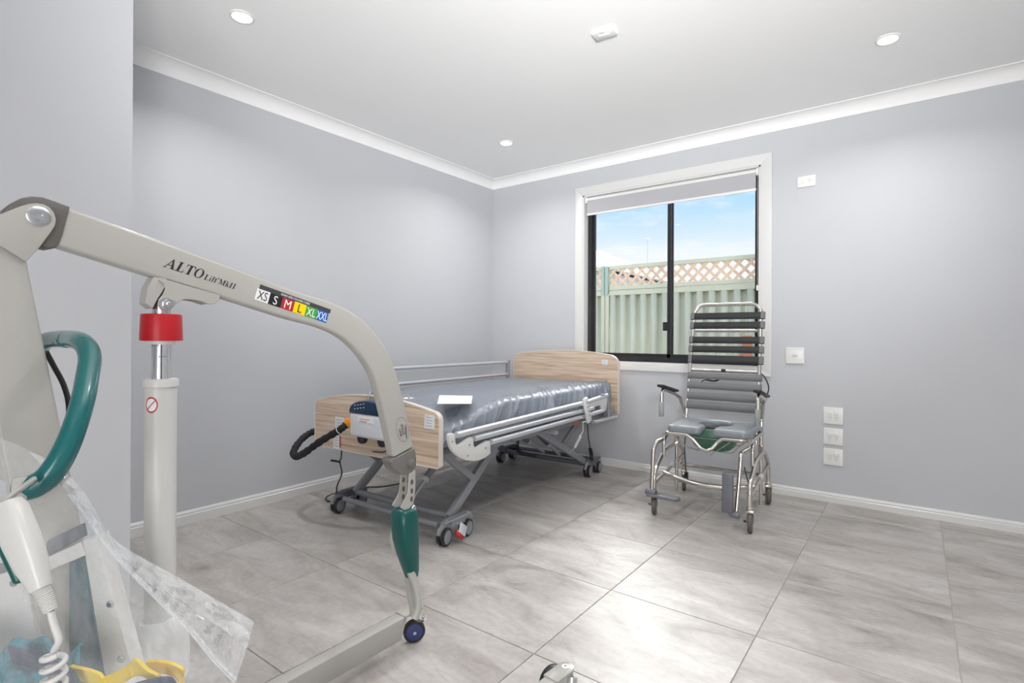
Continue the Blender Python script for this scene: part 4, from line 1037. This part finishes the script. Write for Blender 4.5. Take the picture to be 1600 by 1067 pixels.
def curved_disc(r0, r1, m, nm, dz=0, lift=.0005):   # ring sticker that hugs the column
    bm = B(); n = 36; base = math.atan2(dv2.y, dv2.x); rings = []
    for rr_ in (r0, r1):
        ring = []
        for k in range(n):
            a = 2*PI*k/n; s = rr_*math.cos(a)*.85; z = rr_*math.sin(a)*1.1; an = base+s/.0275
            ring.append(bm.verts.new((HX+(.0275+lift)*math.cos(an), AY+(.0275+lift)*math.sin(an), .987+z)))
        rings.append(ring)
    for k in range(n): bm.faces.new((rings[0][k], rings[0][(k+1) % n], rings[1][(k+1) % n], rings[1][k]))
    return hobj(nm, bm, m, colm, 60)
curved_disc(.0115, .0142, M_red, 'warning_ring'); curved_disc(.0005, .0115, M_paper, 'warning_disc')
bm = B(); base = math.atan2(dv2.y, dv2.x); vs = []
for s in (-1, 1):
    for k in range(9):
        t = -1+2*k/8; x = .0095*t; z = .0108*t; an = base+(x+s*.0012)/.0275; vs.append(bm.verts.new((HX+.0283*math.cos(an), AY+.0283*math.sin(an), .987+z)))
for k in range(8): bm.faces.new((vs[k], vs[k+1], vs[9+k+1], vs[9+k]))
hobj('warning_slash', bm, M_red, colm, 60)
bm = B(); tube(bm, [(HX, AY, .44), (HX, AY, .5), (HX, AY-.004, .53), (HX, AY-.006, .56)], [.052, .052, .046, .030], 28); rbox(bm, (HX-.03, AY-.12, .44), (HX+.03, AY, .50), .008, 2); hobj('actuator_mount', bm, M_hoistw)
bm = B(); rbox(bm, (HX-.055, .18, .40), (HX+.055, .34, .47), .010, 2); hobj('mount_arm', bm, M_hoist, None, 40)
# base and legs
bm = B(); rbox(bm, (HX-.30, .26, .06), (HX+.30, .36, .13), .010, 2); rbox(bm, (HX-.045, .30, .05), (HX+.045, .46, .17), .008, 2); hobj('base', bm, M_hoist, None, 40)
for s in (-1, 1):
    lx = HX+s*.272 if s < 0 else HX+.255
    SP = Matrix.Translation((lx, .30 if s < 0 else .33, 0)) @ Matrix.Rotation(-.098 if s > 0 else 0, 4, 'Z') @ Matrix.Translation((-lx, -.30, 0))
    def lobj(nm, bm, m, parent=None, smooth=40):
        bmesh.ops.transform(bm, matrix=SP, verts=bm.verts); return hobj(nm, bm, m, parent, smooth)
    bm = B(); xs = [lx-.022, lx+.022]
    poly = [(.30, .042), (1.285, .042), (1.315, .118), (.30, .112)] if s < 0 else [(.30, .042), (1.285, .042), (1.31, .118), (.30, .112)]
    prism(bm, [Vector((xs[0], y_, z)) for y_, z in poly], (.044, 0, 0), .004, 2); lg = lobj('leg', bm, M_hoist, None, 40)
    bm = B()   # castor housing at the tip
    th = []
    for k in range(9): a = k/8*PI; th.append((lx+.026*math.cos(a), 1.372+.030*math.sin(a)))
    th = [(lx+.026, 1.30)]+th+[(lx-.026, 1.30)]
    prism(bm, [(x, y_, .112) for x, y_ in th], (0, 0, .010), .002, 2)
    if s > 0: rbox(bm, (lx+.020, 1.30, .05), (lx+.026, 1.38, .115), .002, 1)
    lobj('castor_housing', bm, M_hoist, lg, 40)
    bm = B(); lathe(bm, [(.0115, 0), (.0115, .0025), (.009, .0035), (.0035, .0035), (.003, .002)], (lx, 1.372, .122), (0, 0, 1), 24); lobj('castor_bolt', bm, M_ltw, lg)
    bm = B(); lathe(bm, [(.003, .0036), (.003, .0042)], (lx, 1.372, .122), (0, 0, 1), 12); lobj('bolt_socket', bm, M_dgrey, lg)
    for q in ((1,) if s < 0 else (-1,)):
        pass
    bt, bh = B(), B()
    wc = Vector((lx+(.008 if s < 0 else -.060), 1.372-(.014 if s < 0 else -.010), .040 if s < 0 else .048)); ax = Vector((.8, -.55, 0)).normalized() if s < 0 else Vector((1, -.1, 0)).normalized()
    wheel(bt, bh, wc, ax, .040 if s < 0 else .048, .026, .74); wt = lobj('castor_wheel', bt, M_black, lg, 50); lobj('wheel_core', bh, M_blue, wt, 50)
    bm = B()
    q_ = -1 if s < 0 else 1; tube(bm, arc_fillet([wc+ax*.019*q_, Vector((wc.x+ax.x*.020*q_, wc.y+.01+(.014 if s < 0 else 0), .09)), Vector((lx, 1.372, .108))], .02, 5), .008, 10); cyl(bm, wc-ax*.02, wc+ax*.02, .006, 12)
    tube(bm, [(lx+.030, 1.380, .085), (lx+.038, 1.384, .085)], .012, 14) if s < 0 else tube(bm, [(lx+.034, 1.335, .04), (lx+.036, 1.352, .075), (lx+.030, 1.366, .108)], [.004, .014, .017], 16)
    lobj('castor_fork', bm, M_steel, wt, 50)
    bt, bh = B(), B(); wc = Vector((HX+s*.27, .27, .05)); wheel(bt, bh, wc, (1, 0, 0), .05, .03, .7); wt = lobj('castor_wheel', bt, M_black, lg, 50); lobj('wheel_core', bh, M_blue, wt, 50)
# end cap, link plates and spreader bar
ec = [(613, 716), (618, 715), (631, 708), (645.5, 700.5), (649, 703), (651, 716), (650.5, 728), (645, 737), (636, 743), (627, 742), (615, 733), (610, 722)]
bm = B(); prism(bm, [Vector((HX-.021, yz(a, b, HX+.02).y, yz(a, b, HX+.02).z)) for a, b in ec], (.042, 0, 0), .004, 3); cap = hobj('boom_end_cap', bm, M_mgrey, None, 40)
c = yz(642, 723, HX+.02); bm = B(); lathe(bm, [(.0135, 0), (.0135, .001), (.012, .006), (.007, .009)], (HX+.0205, c.y, c.z), (1, 0, 0), 24); hobj('cap_boss', bm, M_mgrey, cap, 40)
def link_plate(x):
    rt = [(640, 739), (649, 734), (649.5, 756), (648, 779), (645, 788), (640, 795), (632, 797), (626, 793), (631, 784), (637, 772), (638.5, 757)]
    bm = B(); prism(bm, [Vector((x, yz(a, b, HX+.02).y, yz(a, b, HX+.02).z)) for a, b in rt], (.004, 0, 0), .001, 1)
    pl_ = hobj('link_plate', bm, M_hoist, None, 40)
    for (a, b) in ((643.5, 753), (643.5, 767), (643, 779.5)):
        q = yz(a, b, HX+.02); bm = B(); lathe(bm, [(.0065, 0), (.0065, .0006)], (x+.0038, q.y, q.z), (1, 0, 0), 18)
        bmesh.ops.scale(bm, verts=bm.verts, vec=(1, .85, 1.25), space=Matrix.Translation(-Vector((x, q.y, q.z)))); hobj('link_hole', bm, M_dgrey, pl_, 40)
link_plate(HX+.016); link_plate(HX-.020)
bm = B(); q = yz(638, 791, HX); cyl(bm, (HX-.026, q.y, q.z), (HX+.026, q.y, q.z), .008, 16, .002); rbox(bm, (HX-.014, q.y-.012, q.z-.03), (HX+.014, q.y+.012, q.z+.012), .004, 2); hobj('swivel_joint', bm, M_steel, None, 40)
# spreader bar: teal padded body, tapering, with white sling hooks
q0 = yz(631, 795, HX); 
def pad(bm):
    secs = [(631.5, 793, .024, .026), (631, 797, .031, .033), (632, 815, .034, .036), (634, 840, .033, .035), (638, 868, .027, .028), (642, 890, .021, .021), (643, 900, .017, .017)]
    rings = []
    for x, y_, wy, wx in secs:
        c = yz(x, y_, HX); ring = []
        for k in range(20):
            a = 2*PI*k/20; ca, sa = math.cos(a), math.sin(a); e = .55
            ring.append(bm.verts.new(c+Vector((wx*math.copysign(abs(ca)**e, ca), wy*math.copysign(abs(sa)**e, sa), 0))))
        rings.append(ring)
    for a, b in zip(rings, rings[1:]):
        for k in range(20): bm.faces.new((a[k], a[(k+1) % 20], b[(k+1) % 20], b[k]))
    bm.faces.new(rings[0]); bm.faces.new(rings[-1]); return bm
spd = hobj('spreader_bar', pad(B()), M_teald, None, 60, label='tapered teal grip hanging from the boom end')
bm = B(); path = spline([yz(640, 880, HX+.004), yz(643, 897, HX+.012), yz(649, 912, HX+.022), yz(653, 930, HX+.03), yz(653.5, 947, HX+.034), yz(650, 960, HX+.032), yz(647, 966, HX+.03)], 6); tube(bm, path, .0118, 16); hobj('sling_hook', bm, M_hoist, spd, 60)
bm = B(); path = spline([yz(636, 885, HX-.012), yz(638, 905, HX-.012), yz(641, 930, HX-.010), yz(645, 950, HX-.006), yz(645, 960, HX)], 6); tube(bm, path, .0105, 14); hobj('sling_hook', bm, M_hoist, spd, 60)
bm = B(); tube(bm, spline([yz(619, 806, HX-.03), yz(614, 828, HX-.03), yz(613.5, 848, HX-.03), yz(619, 866, HX-.03)], 6), .007, 12); hobj('sling_hook', bm, M_hoist, spd, 60)
# push handle: one teal loop round the front of the mast
hpx = [(96, 530, .965), (112, 530, .93), (127, 534, .885), (137, 545, .862), (140.5, 562, .848), (136.5, 590, .826), (131, 620, .806), (121, 655, .788), (108, 690, .775), (92, 722, .764), (74, 746, .756), (52, 760, .752), (34, 764, .752)]
hp = [P(x, y_, d=d) for x, y_, d in hpx]
full_h = [Vector((2*HX-p.x, p.y, p.z)) for p in reversed(hp)]+hp
hpath = spline(full_h, 5); nH = len(hpath)
rad = [.0152]*nH
for i in range(nH):
    e = min(i, nH-1-i)
    if e < 25: rad[i] = .0152+.0018*min(1, (25-e)/18)
bm = B(); tube(bm, hpath, rad, 20); hobj('push_handle', bm, M_teal, None, 70, label='glossy teal push handle')
for s in (1, -1):
    e = hp[-1].copy(); m_ = Vector((HX+.034, mb(e.z-.03)-.045, e.z-.04))
    if s < 0: e.x = 2*HX-e.x; m_.x = 2*HX-m_.x
    bm = B(); d = (e-m_); bar(bm, m_, e+d*.12, .018, .034, (0, 0, 1), .004); hobj('handle_bracket', bm, M_hoist, None, 40)
bm = B(); tube(bm, spline([P(72, 550, d=.975), P(84, 572, d=.99), P(100, 603, d=1.0), P(108, 640, d=1.0), P(104, 700, d=1.0)], 6), .0045, 10); hobj('actuator_cable', bm, M_black, None, 60)
# inverted-U carriage with riveted cheeks low on the mast
def pw(x, y_, d): return P(x, y_, d=d)
def panel(nm, px4, d, th, m, parent=None, bev=.003):
    dirv = Fv*th; bm = B(); prism(bm, [pw(x, y_, d) for x, y_ in px4], dirv, bev, 2); return hobj(nm, bm, m, parent, 40)
car = panel('carriage_cheek', [(128, 845), (150, 838), (222, 1100), (170, 1100)], .90, .03, M_hoistw)
cal = panel('carriage_cheek', [(-20, 905), (36, 884), (76, 1100), (-10, 1100)], .90, .03, M_hoistw)
panel('carriage_top', [(30, 890), (126, 847), (134, 868), (46, 905)], .898, .03, M_hoistw)
panel('carriage_panel', [(52, 890), (126, 862), (172, 1100), (85, 1100)], .94, .01, M_tealpan)
panel('carriage_bar', [(-20, 890), (120, 822), (124, 842), (-20, 914)], .915, .02, M_bedd)
for par, cs_ in ((car, ((172, 944), (189, 1030))), (cal, ((21, 911), (41, 1010)))):
    for (x, y_) in cs_:
        bm = B(); c = pw(x, y_, .899); lathe(bm, [(.0062, -.001), (.0062, .001), (.004, .003)], c, -Fv, 18); hobj('rivet', bm, M_steel, par, 40)
# lettering and labels on the boom
a0 = Vector((0, .558-.801, 1.272-1.209)); bd = Vector((0, .801-.558, 1.209-1.272)).normalized(); bup = Vector((0, -bd.z, bd.y))
SX = HX+.0172
def bm_at(px, py, upoff=0): q = yz(px, py, SX); return basis(Vector((SX+.0003, q.y, q.z))+bup*upoff, bd, bup)
def lettering(bm, m, nm='lettering', par=None): return hobj(nm, bm, m, par or boom, 0)
# serif capitals drawn as strokes
def quadp(bm, Mx, pts, sh=.0):
    vs = [bm.verts.new(Mx @ Vector((x+sh*y_, y_, 0))) for x, y_ in pts]; bm.faces.new(vs)
def ring(bm, Mx, cx_, cy_, ro, ri, sh, n=24):
    A = [bm.verts.new(Mx @ Vector((cx_+ro[0]*math.cos(2*PI*k/n)+sh*(cy_+ro[1]*math.sin(2*PI*k/n)), cy_+ro[1]*math.sin(2*PI*k/n), 0))) for k in range(n)]
    C2 = [bm.verts.new(Mx @ Vector((cx_+ri[0]*math.cos(2*PI*k/n)+sh*(cy_+ri[1]*math.sin(2*PI*k/n)), cy_+ri[1]*math.sin(2*PI*k/n), 0))) for k in range(n)]
    for k in range(n): bm.faces.new((A[k], A[(k+1) % n], C2[(k+1) % n], C2[k]))
R_ = lambda x0, y0, x1, y1: [(x0, y0), (x1, y0), (x1, y1), (x0, y1)]
GL = {
 'A': (.98, [[(.04, 0), (.12, 0), (.52, .86), (.50, 1.0)], [(.42, 1), (.56, 1), (.90, 0), (.66, 0)], R_(.2, .30, .68, .37), R_(-.05, 0, .22, .05), R_(.56, 0, .99, .05)]),
 'L': (.78, [R_(.13, 0, .36, 1), R_(0, .95, .48, 1), R_(0, 0, .72, .06), [(.62, 0), (.72, 0), (.78, .30), (.74, .30)]]),
 'T': (.84, [R_(.31, 0, .53, 1), R_(.02, .93, .82, 1), [(.02, .93), (.0, .70), (.04, .70), (.12, .93)], [(.82, .93), (.84, .70), (.80, .70), (.72, .93)], R_(.2, 0, .64, .05)]),
 'M': (1.12, [R_(.10, 0, .17, 1), R_(.80, 0, 1.0, 1), [(.08, 1), (.28, 1), (.58, .12), (.46, .06)], [(.90, 1), (.80, 1), (.46, .06), (.54, .06)], R_(0, 0, .27, .05), R_(.70, 0, 1.10, .05), R_(0, .95, .22, 1), R_(.84, .95, 1.1, 1)]),
 'I': (.50, [R_(.13, 0, .34, 1), R_(.02, 0, .45, .05), R_(.02, .95, .45, 1)]),
 'i': (.34, [R_(.08, 0, .24, .62), R_(.02, 0, .30, .05), R_(.02, .57, .16, .62), R_(.08, .78, .24, .95)]),
 'f': (.36, [R_(.08, 0, .24, .9), R_(.0, .56, .36, .62), [(.08, .86), (.24, .86), (.42, .95), (.34, 1.02), (.16, 1.0)], R_(.02, 0, .32, .05)]),
 't': (.36, [R_(.08, .05, .24, .85), R_(0, .56, .34, .62), [(.08, .08), (.16, 0), (.34, .02), (.34, .08), (.24, .10)]]),
 'k': (.62, [R_(.07, 0, .23, 1), [(.22, .30), (.22, .36), (.48, .62), (.56, .62)], [(.28, .38), (.38, .44), (.62, 0), (.42, 0)], R_(0, 0, .3, .05), R_(.36, .57, .60, .62), R_(.36, 0, .64, .05)]),
}
def glyphs(s, Mx, size, sh, gap=.02):
    bm = B(); x = 0; Ms = Mx @ Matrix.Scale(size, 4)
    for c in s:
        if c == ' ': x += .35; continue
        if c == 'O':
            Mo = Ms @ Matrix.Translation((x, 0, 0)); ring(bm, Mo, .47, .5, (.44, .52), (.24, .46), sh); x += .96; continue
        wd, ps_ = GL[c]; Mo = Ms @ Matrix.Translation((x, 0, 0))
        for p in ps_: quadp(bm, Mo, p, sh)
        x += wd+gap
    return bm
lettering(glyphs('ALTO', bm_at(255, 416.5), .0205, .22), M_lettr, 'brand_lettering')
lettering(glyphs('Lift MkII', bm_at(317.5, 436), .0122, .22, .07), M_lettr, 'brand_lettering')
lettering(text_bm('TM', .003, bm_at(340, 435.5)), M_lettr, 'brand_lettering')
# sling size chart
q = yz(397.5, 467.5, SX); CO = basis(Vector((SX+.0002, q.y, q.z)), Vector((0, .791-.609, 1.158-1.207)), Vector((0, .004, .038)))
CW, CHh = .1905, .0265; cw = CW/6
bgs = [('XS', (.78, .78, .77), 0), ('S', (.012, .012, .013), 1), ('M', (.42, .02, .022), 1), ('L', (.85, .62, .0), 0), ('XL', (.06, .32, .05), 1), ('XXL', (.01, .11, .42), 1)]
for i, (s, c, wt_) in enumerate(bgs):
    bm = B(); quad_decal(bm, CO, i*cw, 0, (i+1)*cw, CHh, .0004); pn = hobj('size_patch', bm, mat('size_%s' % s.lower(), c, .35, var=.01), boom, 0)
    ht = .029; xs = {1: .88, 2: .72, 3: .56}[len(s)]
    Mt = CO @ Matrix.Translation(((i+.5)*cw, .0033, .0007)); lettering(text_bm(s, ht*1.0, Mt, 'CENTER', xs=xs, thick=.0002), M_ltw if wt_ else M_lettr, 'size_letters', pn)
bm = B(); quad_decal(bm, CO, .004, CHh, CW+.004, CHh+.0105, .0004); pn = hobj('size_header', bm, mat('header_charcoal', (.05, .05, .056), .4), boom, 0)
lettering(text_bm('SLING SIZE COLOUR CODE', .0068, CO @ Matrix.Translation((CW*.5, CHh+.003, .0007)), 'CENTER', xs=.92, thick=.0002), M_ltw, 'header_letters', pn)
# oval badge on the lower boom
q = yz(629, 671, SX); dn = Vector((0, 1.098-1.046, .788-.953)).normalized(); OB = basis(Vector((SX+.0003, q.y, q.z)), Vector((0, -dn.z, dn.y)), -dn)
bm = B(); ring(bm, OB, 0, 0, (.0225, .0375), (.0217, .0366), 0, 40); bdg = hobj('oval_badge', bm, M_lettr, boom, 0)
OT = OB @ Matrix.Rotation(-PI/2, 4, 'Z')
lettering(text_bm('SPACE', .0118, OT @ Matrix.Translation((.000, -.0035, .0002)), 'CENTER', thick=.0001), M_lettr, 'badge_letters', bdg)
lettering(text_bm('LINK', .0118, OT @ Matrix.Translation((.006, -.0142, .0002)), 'CENTER', thick=.0001), M_lettr, 'badge_letters', bdg)
bm = B(); quadp(bm, OB, [(.0100, .002), (.0150, .002), (.0085, -.031), (.0045, -.031)]); ring(bm, OB, .0132, .0055, (.003, .0042), (.0016, .0026), 0, 16); hobj('badge_symbol', bm, M_dgrey, bdg, 0)

# ------------------------------------------------------------------ hand control hanging from the handle bracket
hcp = P(30, 830, d=.655)
hc = thing('hand_control', 'white hoist hand control with teal keys on a curly white cord beside the bag', 'remote', hcp)
hsx = -hcp
A, Z = P(10, 785, d=.66), P(58, 905, d=.65)
bm = B(); d = (Z-A).normalized()
sec = [(0, .014, .011), (.1, .019, .013), (.5, .020, .013), (.8, .0175, .012), (1.0, .0125, .010), (1.12, .010, .009)]
rings = []; side = d.cross(Fv).normalized(); nrm = side.cross(d)
for t, wx, wy in sec:
    c = A.lerp(Z, t); rings.append([bm.verts.new(c+side*wx*math.copysign(abs(math.cos(2*PI*k/20))**.6, math.cos(2*PI*k/20))+nrm*wy*math.copysign(abs(math.sin(2*PI*k/20))**.6, math.sin(2*PI*k/20))) for k in range(20)])
for a, b in zip(rings, rings[1:]):
    for k in range(20): bm.faces.new((a[k], a[(k+1) % 20], b[(k+1) % 20], b[k]))
bm.faces.new(rings[0]); bm.faces.new(rings[-1]); obj('handset', bm, M_hoistw, hc, 60, hsx)
bm = B(); s_ = -1 if (P(0, 860, d=.73)-A).dot(side) < 0 else 1
bar(bm, A.lerp(Z, .12)+side*s_*.0210-nrm*.002, A.lerp(Z, .95)+side*s_*.0155-nrm*.002, .016, .011, side, .004); obj('key_strip', bm, M_teald, hc, 50, hsx)
bm = B(); tube(bm, arc_fillet([P(-25, 803, d=.68), P(4, 786, d=.68), P(26, 768, d=.70), P(52, 750, d=.73)], .02, 4), .0065, 10, flat=.6); obj('hanging_hook', bm, M_hoist, hc, 60, hsx)
s0, s1 = P(63, 915, d=.650), P(79, 955, d=.648)
bm = B(); n = 13
tube(bm, [s0.lerp(s1, t/(n*2)) for t in range(n*2+1)], [(.0105 if t % 2 else .0088)*(1-.25*t/(n*2)) for t in range(n*2+1)], 16); obj('strain_relief', bm, M_hoistw, hc, 30, hsx)
cp = [s1, P(85, 978, d=.648), P(92, 1000, d=.648), P(87, 1012, d=.648), P(84, 1018, d=.648)]
bm = B(); tube(bm, spline(cp, 6), .0040, 12); tube(bm, coil([P(84, 1020, d=.648), P(85, 1100, d=.648), P(86, 1180, d=.648)], .0108, 9, 16), .0033, 10); obj('curly_cord', bm, M_hoistw, hc, 70, hsx)

# ------------------------------------------------------------------ sling and straps in the bag
def ribbon(bm, pts, widths, wdir, th=.003, k=8):
    path = spline(pts, k); rings = []
    m = len(path)
    for i, p in enumerate(path):
        f = i/(m-1)*(len(widths)-1); j = min(int(f), len(widths)-2); wv = widths[j]+(widths[j+1]-widths[j])*(f-j)
        wd_ = wdir[j].lerp(wdir[j+1], f-j).normalized() if isinstance(wdir, list) else wdir
        t = (path[min(i+1, m-1)]-path[max(i-1, 0)]).normalized(); nn = t.cross(wd_).normalized()*th
        rings.append([bm.verts.new(p+wd_*wv+nn), bm.verts.new(p-wd_*wv+nn), bm.verts.new(p-wd_*wv-nn), bm.verts.new(p+wd_*wv-nn)])
    for a, b in zip(rings, rings[1:]):
        for q_ in range(4): bm.faces.new((a[q_], a[(q_+1) % 4], b[(q_+1) % 4], b[q_]))
    bm.faces.new(rings[0]); bm.faces.new(rings[-1]); return bm
def lump(px0, py0, wpx, hpx_, d, amp, seed, m, name, label, cat):
    bm = B(); nx, ny = 44, 30; c = P(px0, py0, d=d); g = []
    for j in range(ny+1):
        row = []
        for i in range(nx+1):
            u, v = i/nx, j/ny
            edge = math.sin(PI*u)**.5*math.sin(PI*min(1, v*.5+.0001))**.6 if 0 < u < 1 else 0
            q = noise.noise(Vector((u*3.2+seed, v*2.5, seed)))*.6+noise.noise(Vector((u*8+seed, v*6, seed*2)))*.3
            x = px0+(u-.5)*wpx; y_ = py0+v*hpx_-hpx_*.35*q*edge+(1-v)*(-12*math.sin(u*11+1)+7*math.sin(u*23))
            row.append(bm.verts.new(P(x, y_, d=d-amp*edge*(.6+q))-c))
        g.append(row)
    for j in range(ny):
        for i in range(nx): bm.faces.new((g[j][i], g[j][i+1], g[j+1][i+1], g[j+1][i]))
    o = obj(name, bm, m, None, 70); o.location = c
    md = o.modifiers.new('thickness', 'SOLIDIFY'); md.thickness = .006
    return tag(o, label, cat)
sl = lump(25, 1004, 200, 130, .83, .07, 3.1, M_fabteal, 'folded_sling', 'crumpled teal mesh lifting sling folded in the bottom of the plastic bag', 'sling')
def straps(name, label, col, specs, root):
    t = thing(name, label, 'strap', root)
    for nm, pts, ws, wd_ in specs:
        bm = ribbon(B(), pts, ws, wd_, .0022); obj(nm, bm, col, t, 50, -Vector(root))
    return t
rt = P(200, 1062, d=.78)
Wd = [(Uv*.95-Fv*.3).normalized(), (Uv*.9-Fv*.45).normalized(), (Uv*.9-Fv*.3+Rv*.35).normalized(), (Uv*.9-Fv*.5-Rv*.3).normalized()]
straps('yellow_strap', 'bright yellow sling strap loops folded at the bottom of the plastic bag', M_fabyel, [
    ('strap_loop', [P(98, 1046, d=.83), P(125, 1052, d=.825), P(155, 1064, d=.82), P(185, 1090, d=.82)], [.014, .016, .016, .015], Wd),
    ('strap_loop', [P(160, 1072, d=.82), P(190, 1058, d=.81), P(214, 1042, d=.805), P(238, 1056, d=.80), P(262, 1070, d=.805), P(250, 1100, d=.82)], [.014, .017, .018, .016, .014], [Wd[0], Wd[2], Wd[1], Wd[3], Wd[0]]),
    ('strap_loop', [P(232, 1042, d=.83), P(252, 1042, d=.825), P(274, 1048, d=.82), P(286, 1064, d=.82), P(270, 1100, d=.83)], [.012, .015, .015, .014], Wd)], rt)
rt2 = P(70, 1062, d=.78)
straps('navy_strap', 'dark navy sling strap lying across the teal mesh in the plastic bag', M_fabnavy, [
    ('strap_band', [P(18, 1022, d=.80), P(50, 1032, d=.79), P(80, 1044, d=.79), P(112, 1066, d=.80), P(125, 1095, d=.81)], [.015, .017, .017, .016], Wd),
    ('strap_band', [P(180, 1085, d=.79), P(230, 1070, d=.785), P(265, 1066, d=.785), P(285, 1085, d=.79)], [.008, .009, .009, .008], Wd)], rt2)

# ------------------------------------------------------------------ clear plastic bag
broot = P(140, 1000, d=.74)
bag = thing('plastic_bag', 'clear crumpled plastic bag hung over the hoist handle, holding the sling', 'bag', broot)
def film(rows, nm, m, fine, amp, seed):
    # rows: list of polylines (px, py, depth) with equal counts, lofted
    L_ = [spline([Vector(p) for p in r], 12) for r in rows]; n = len(L_[0])
    cols = [spline([L_[k][i] for k in range(len(L_))], 22) for i in range(n)]
    bm = B(); g = []
    for i, c in enumerate(cols):
        g.append([])
        for j, q in enumerate(c):
            s = noise.noise(Vector((q.x*.022+seed, q.y*.022, seed)))*.6+(.5-abs(noise.noise(Vector((q.x*.05, q.y*.03+seed, seed*1.7)))))*.7
            a_ = q.x*.035+q.y*.02; b_ = q.y*.03-q.x*.012      # sharp creases running along the fold
            s += fine*((1-min(1, abs(noise.noise(Vector((a_*.45, b_*1.5, seed))))*2.6))*.6+(1-min(1, abs(noise.noise(Vector((a_*1.3, b_*.6, seed+4))))*3))*.4)
            g[-1].append(bm.verts.new(P(q.x, q.y, d=q.z-amp*s)))
    for i in range(len(g)-1):
        for j in range(len(g[0])-1): bm.faces.new((g[i][j], g[i+1][j], g[i+1][j+1], g[i][j+1]))
    return obj(nm, bm, m, bag, 80, -broot)
film([[(-40, 672, .84), (30, 696, .83), (80, 728, .82), (118, 765, .80), (150, 812, .78), (200, 880, .76), (262, 945, .75), (312, 1000, .75), (355, 1062, .75), (372, 1110, .76)],
      [(-50, 800, .80), (0, 820, .78), (45, 840, .76), (85, 870, .75), (120, 910, .74), (160, 960, .735), (210, 1010, .735), (255, 1060, .735), (290, 1105, .74), (300, 1150, .75)],
      [(-60, 1100, .77), (0, 1100, .76), (40, 1110, .75), (70, 1120, .74), (100, 1130, .735), (140, 1140, .735), (180, 1150, .735), (210, 1160, .735), (240, 1170, .74), (250, 1190, .75)]], 'bag_body', M_film, .25, .012, 2.3)
film([[(40, 700, .83), (90, 728, .82), (126, 762, .81), (152, 802, .80), (172, 836, .79), (206, 862, .78), (270, 897, .77), (335, 935, .76), (397, 971, .75)],
      [(60, 722, .80), (104, 752, .78), (134, 790, .76), (160, 828, .75), (188, 866, .74), (228, 904, .73), (284, 947, .72), (340, 985, .71), (385, 1015, .71)],
      [(80, 745, .79), (110, 772, .78), (136, 806, .76), (165, 848, .745), (205, 893, .73), (250, 938, .725), (298, 985, .72), (335, 1030, .72), (368, 1064, .72)]], 'bag_mouth', M_film2, .75, .022, 5.1)
bm = B(); tube(bm, spline([P(x, y_, d=d) for x, y_, d in [(110, 772, .776), (136, 806, .756), (165, 848, .741), (205, 893, .726), (250, 938, .721), (298, 985, .716), (335, 1030, .716), (368, 1064, .716)]], 6), .0035, 8, flat=.5); obj('bag_hem', bm, M_film2, bag, 60, -broot)
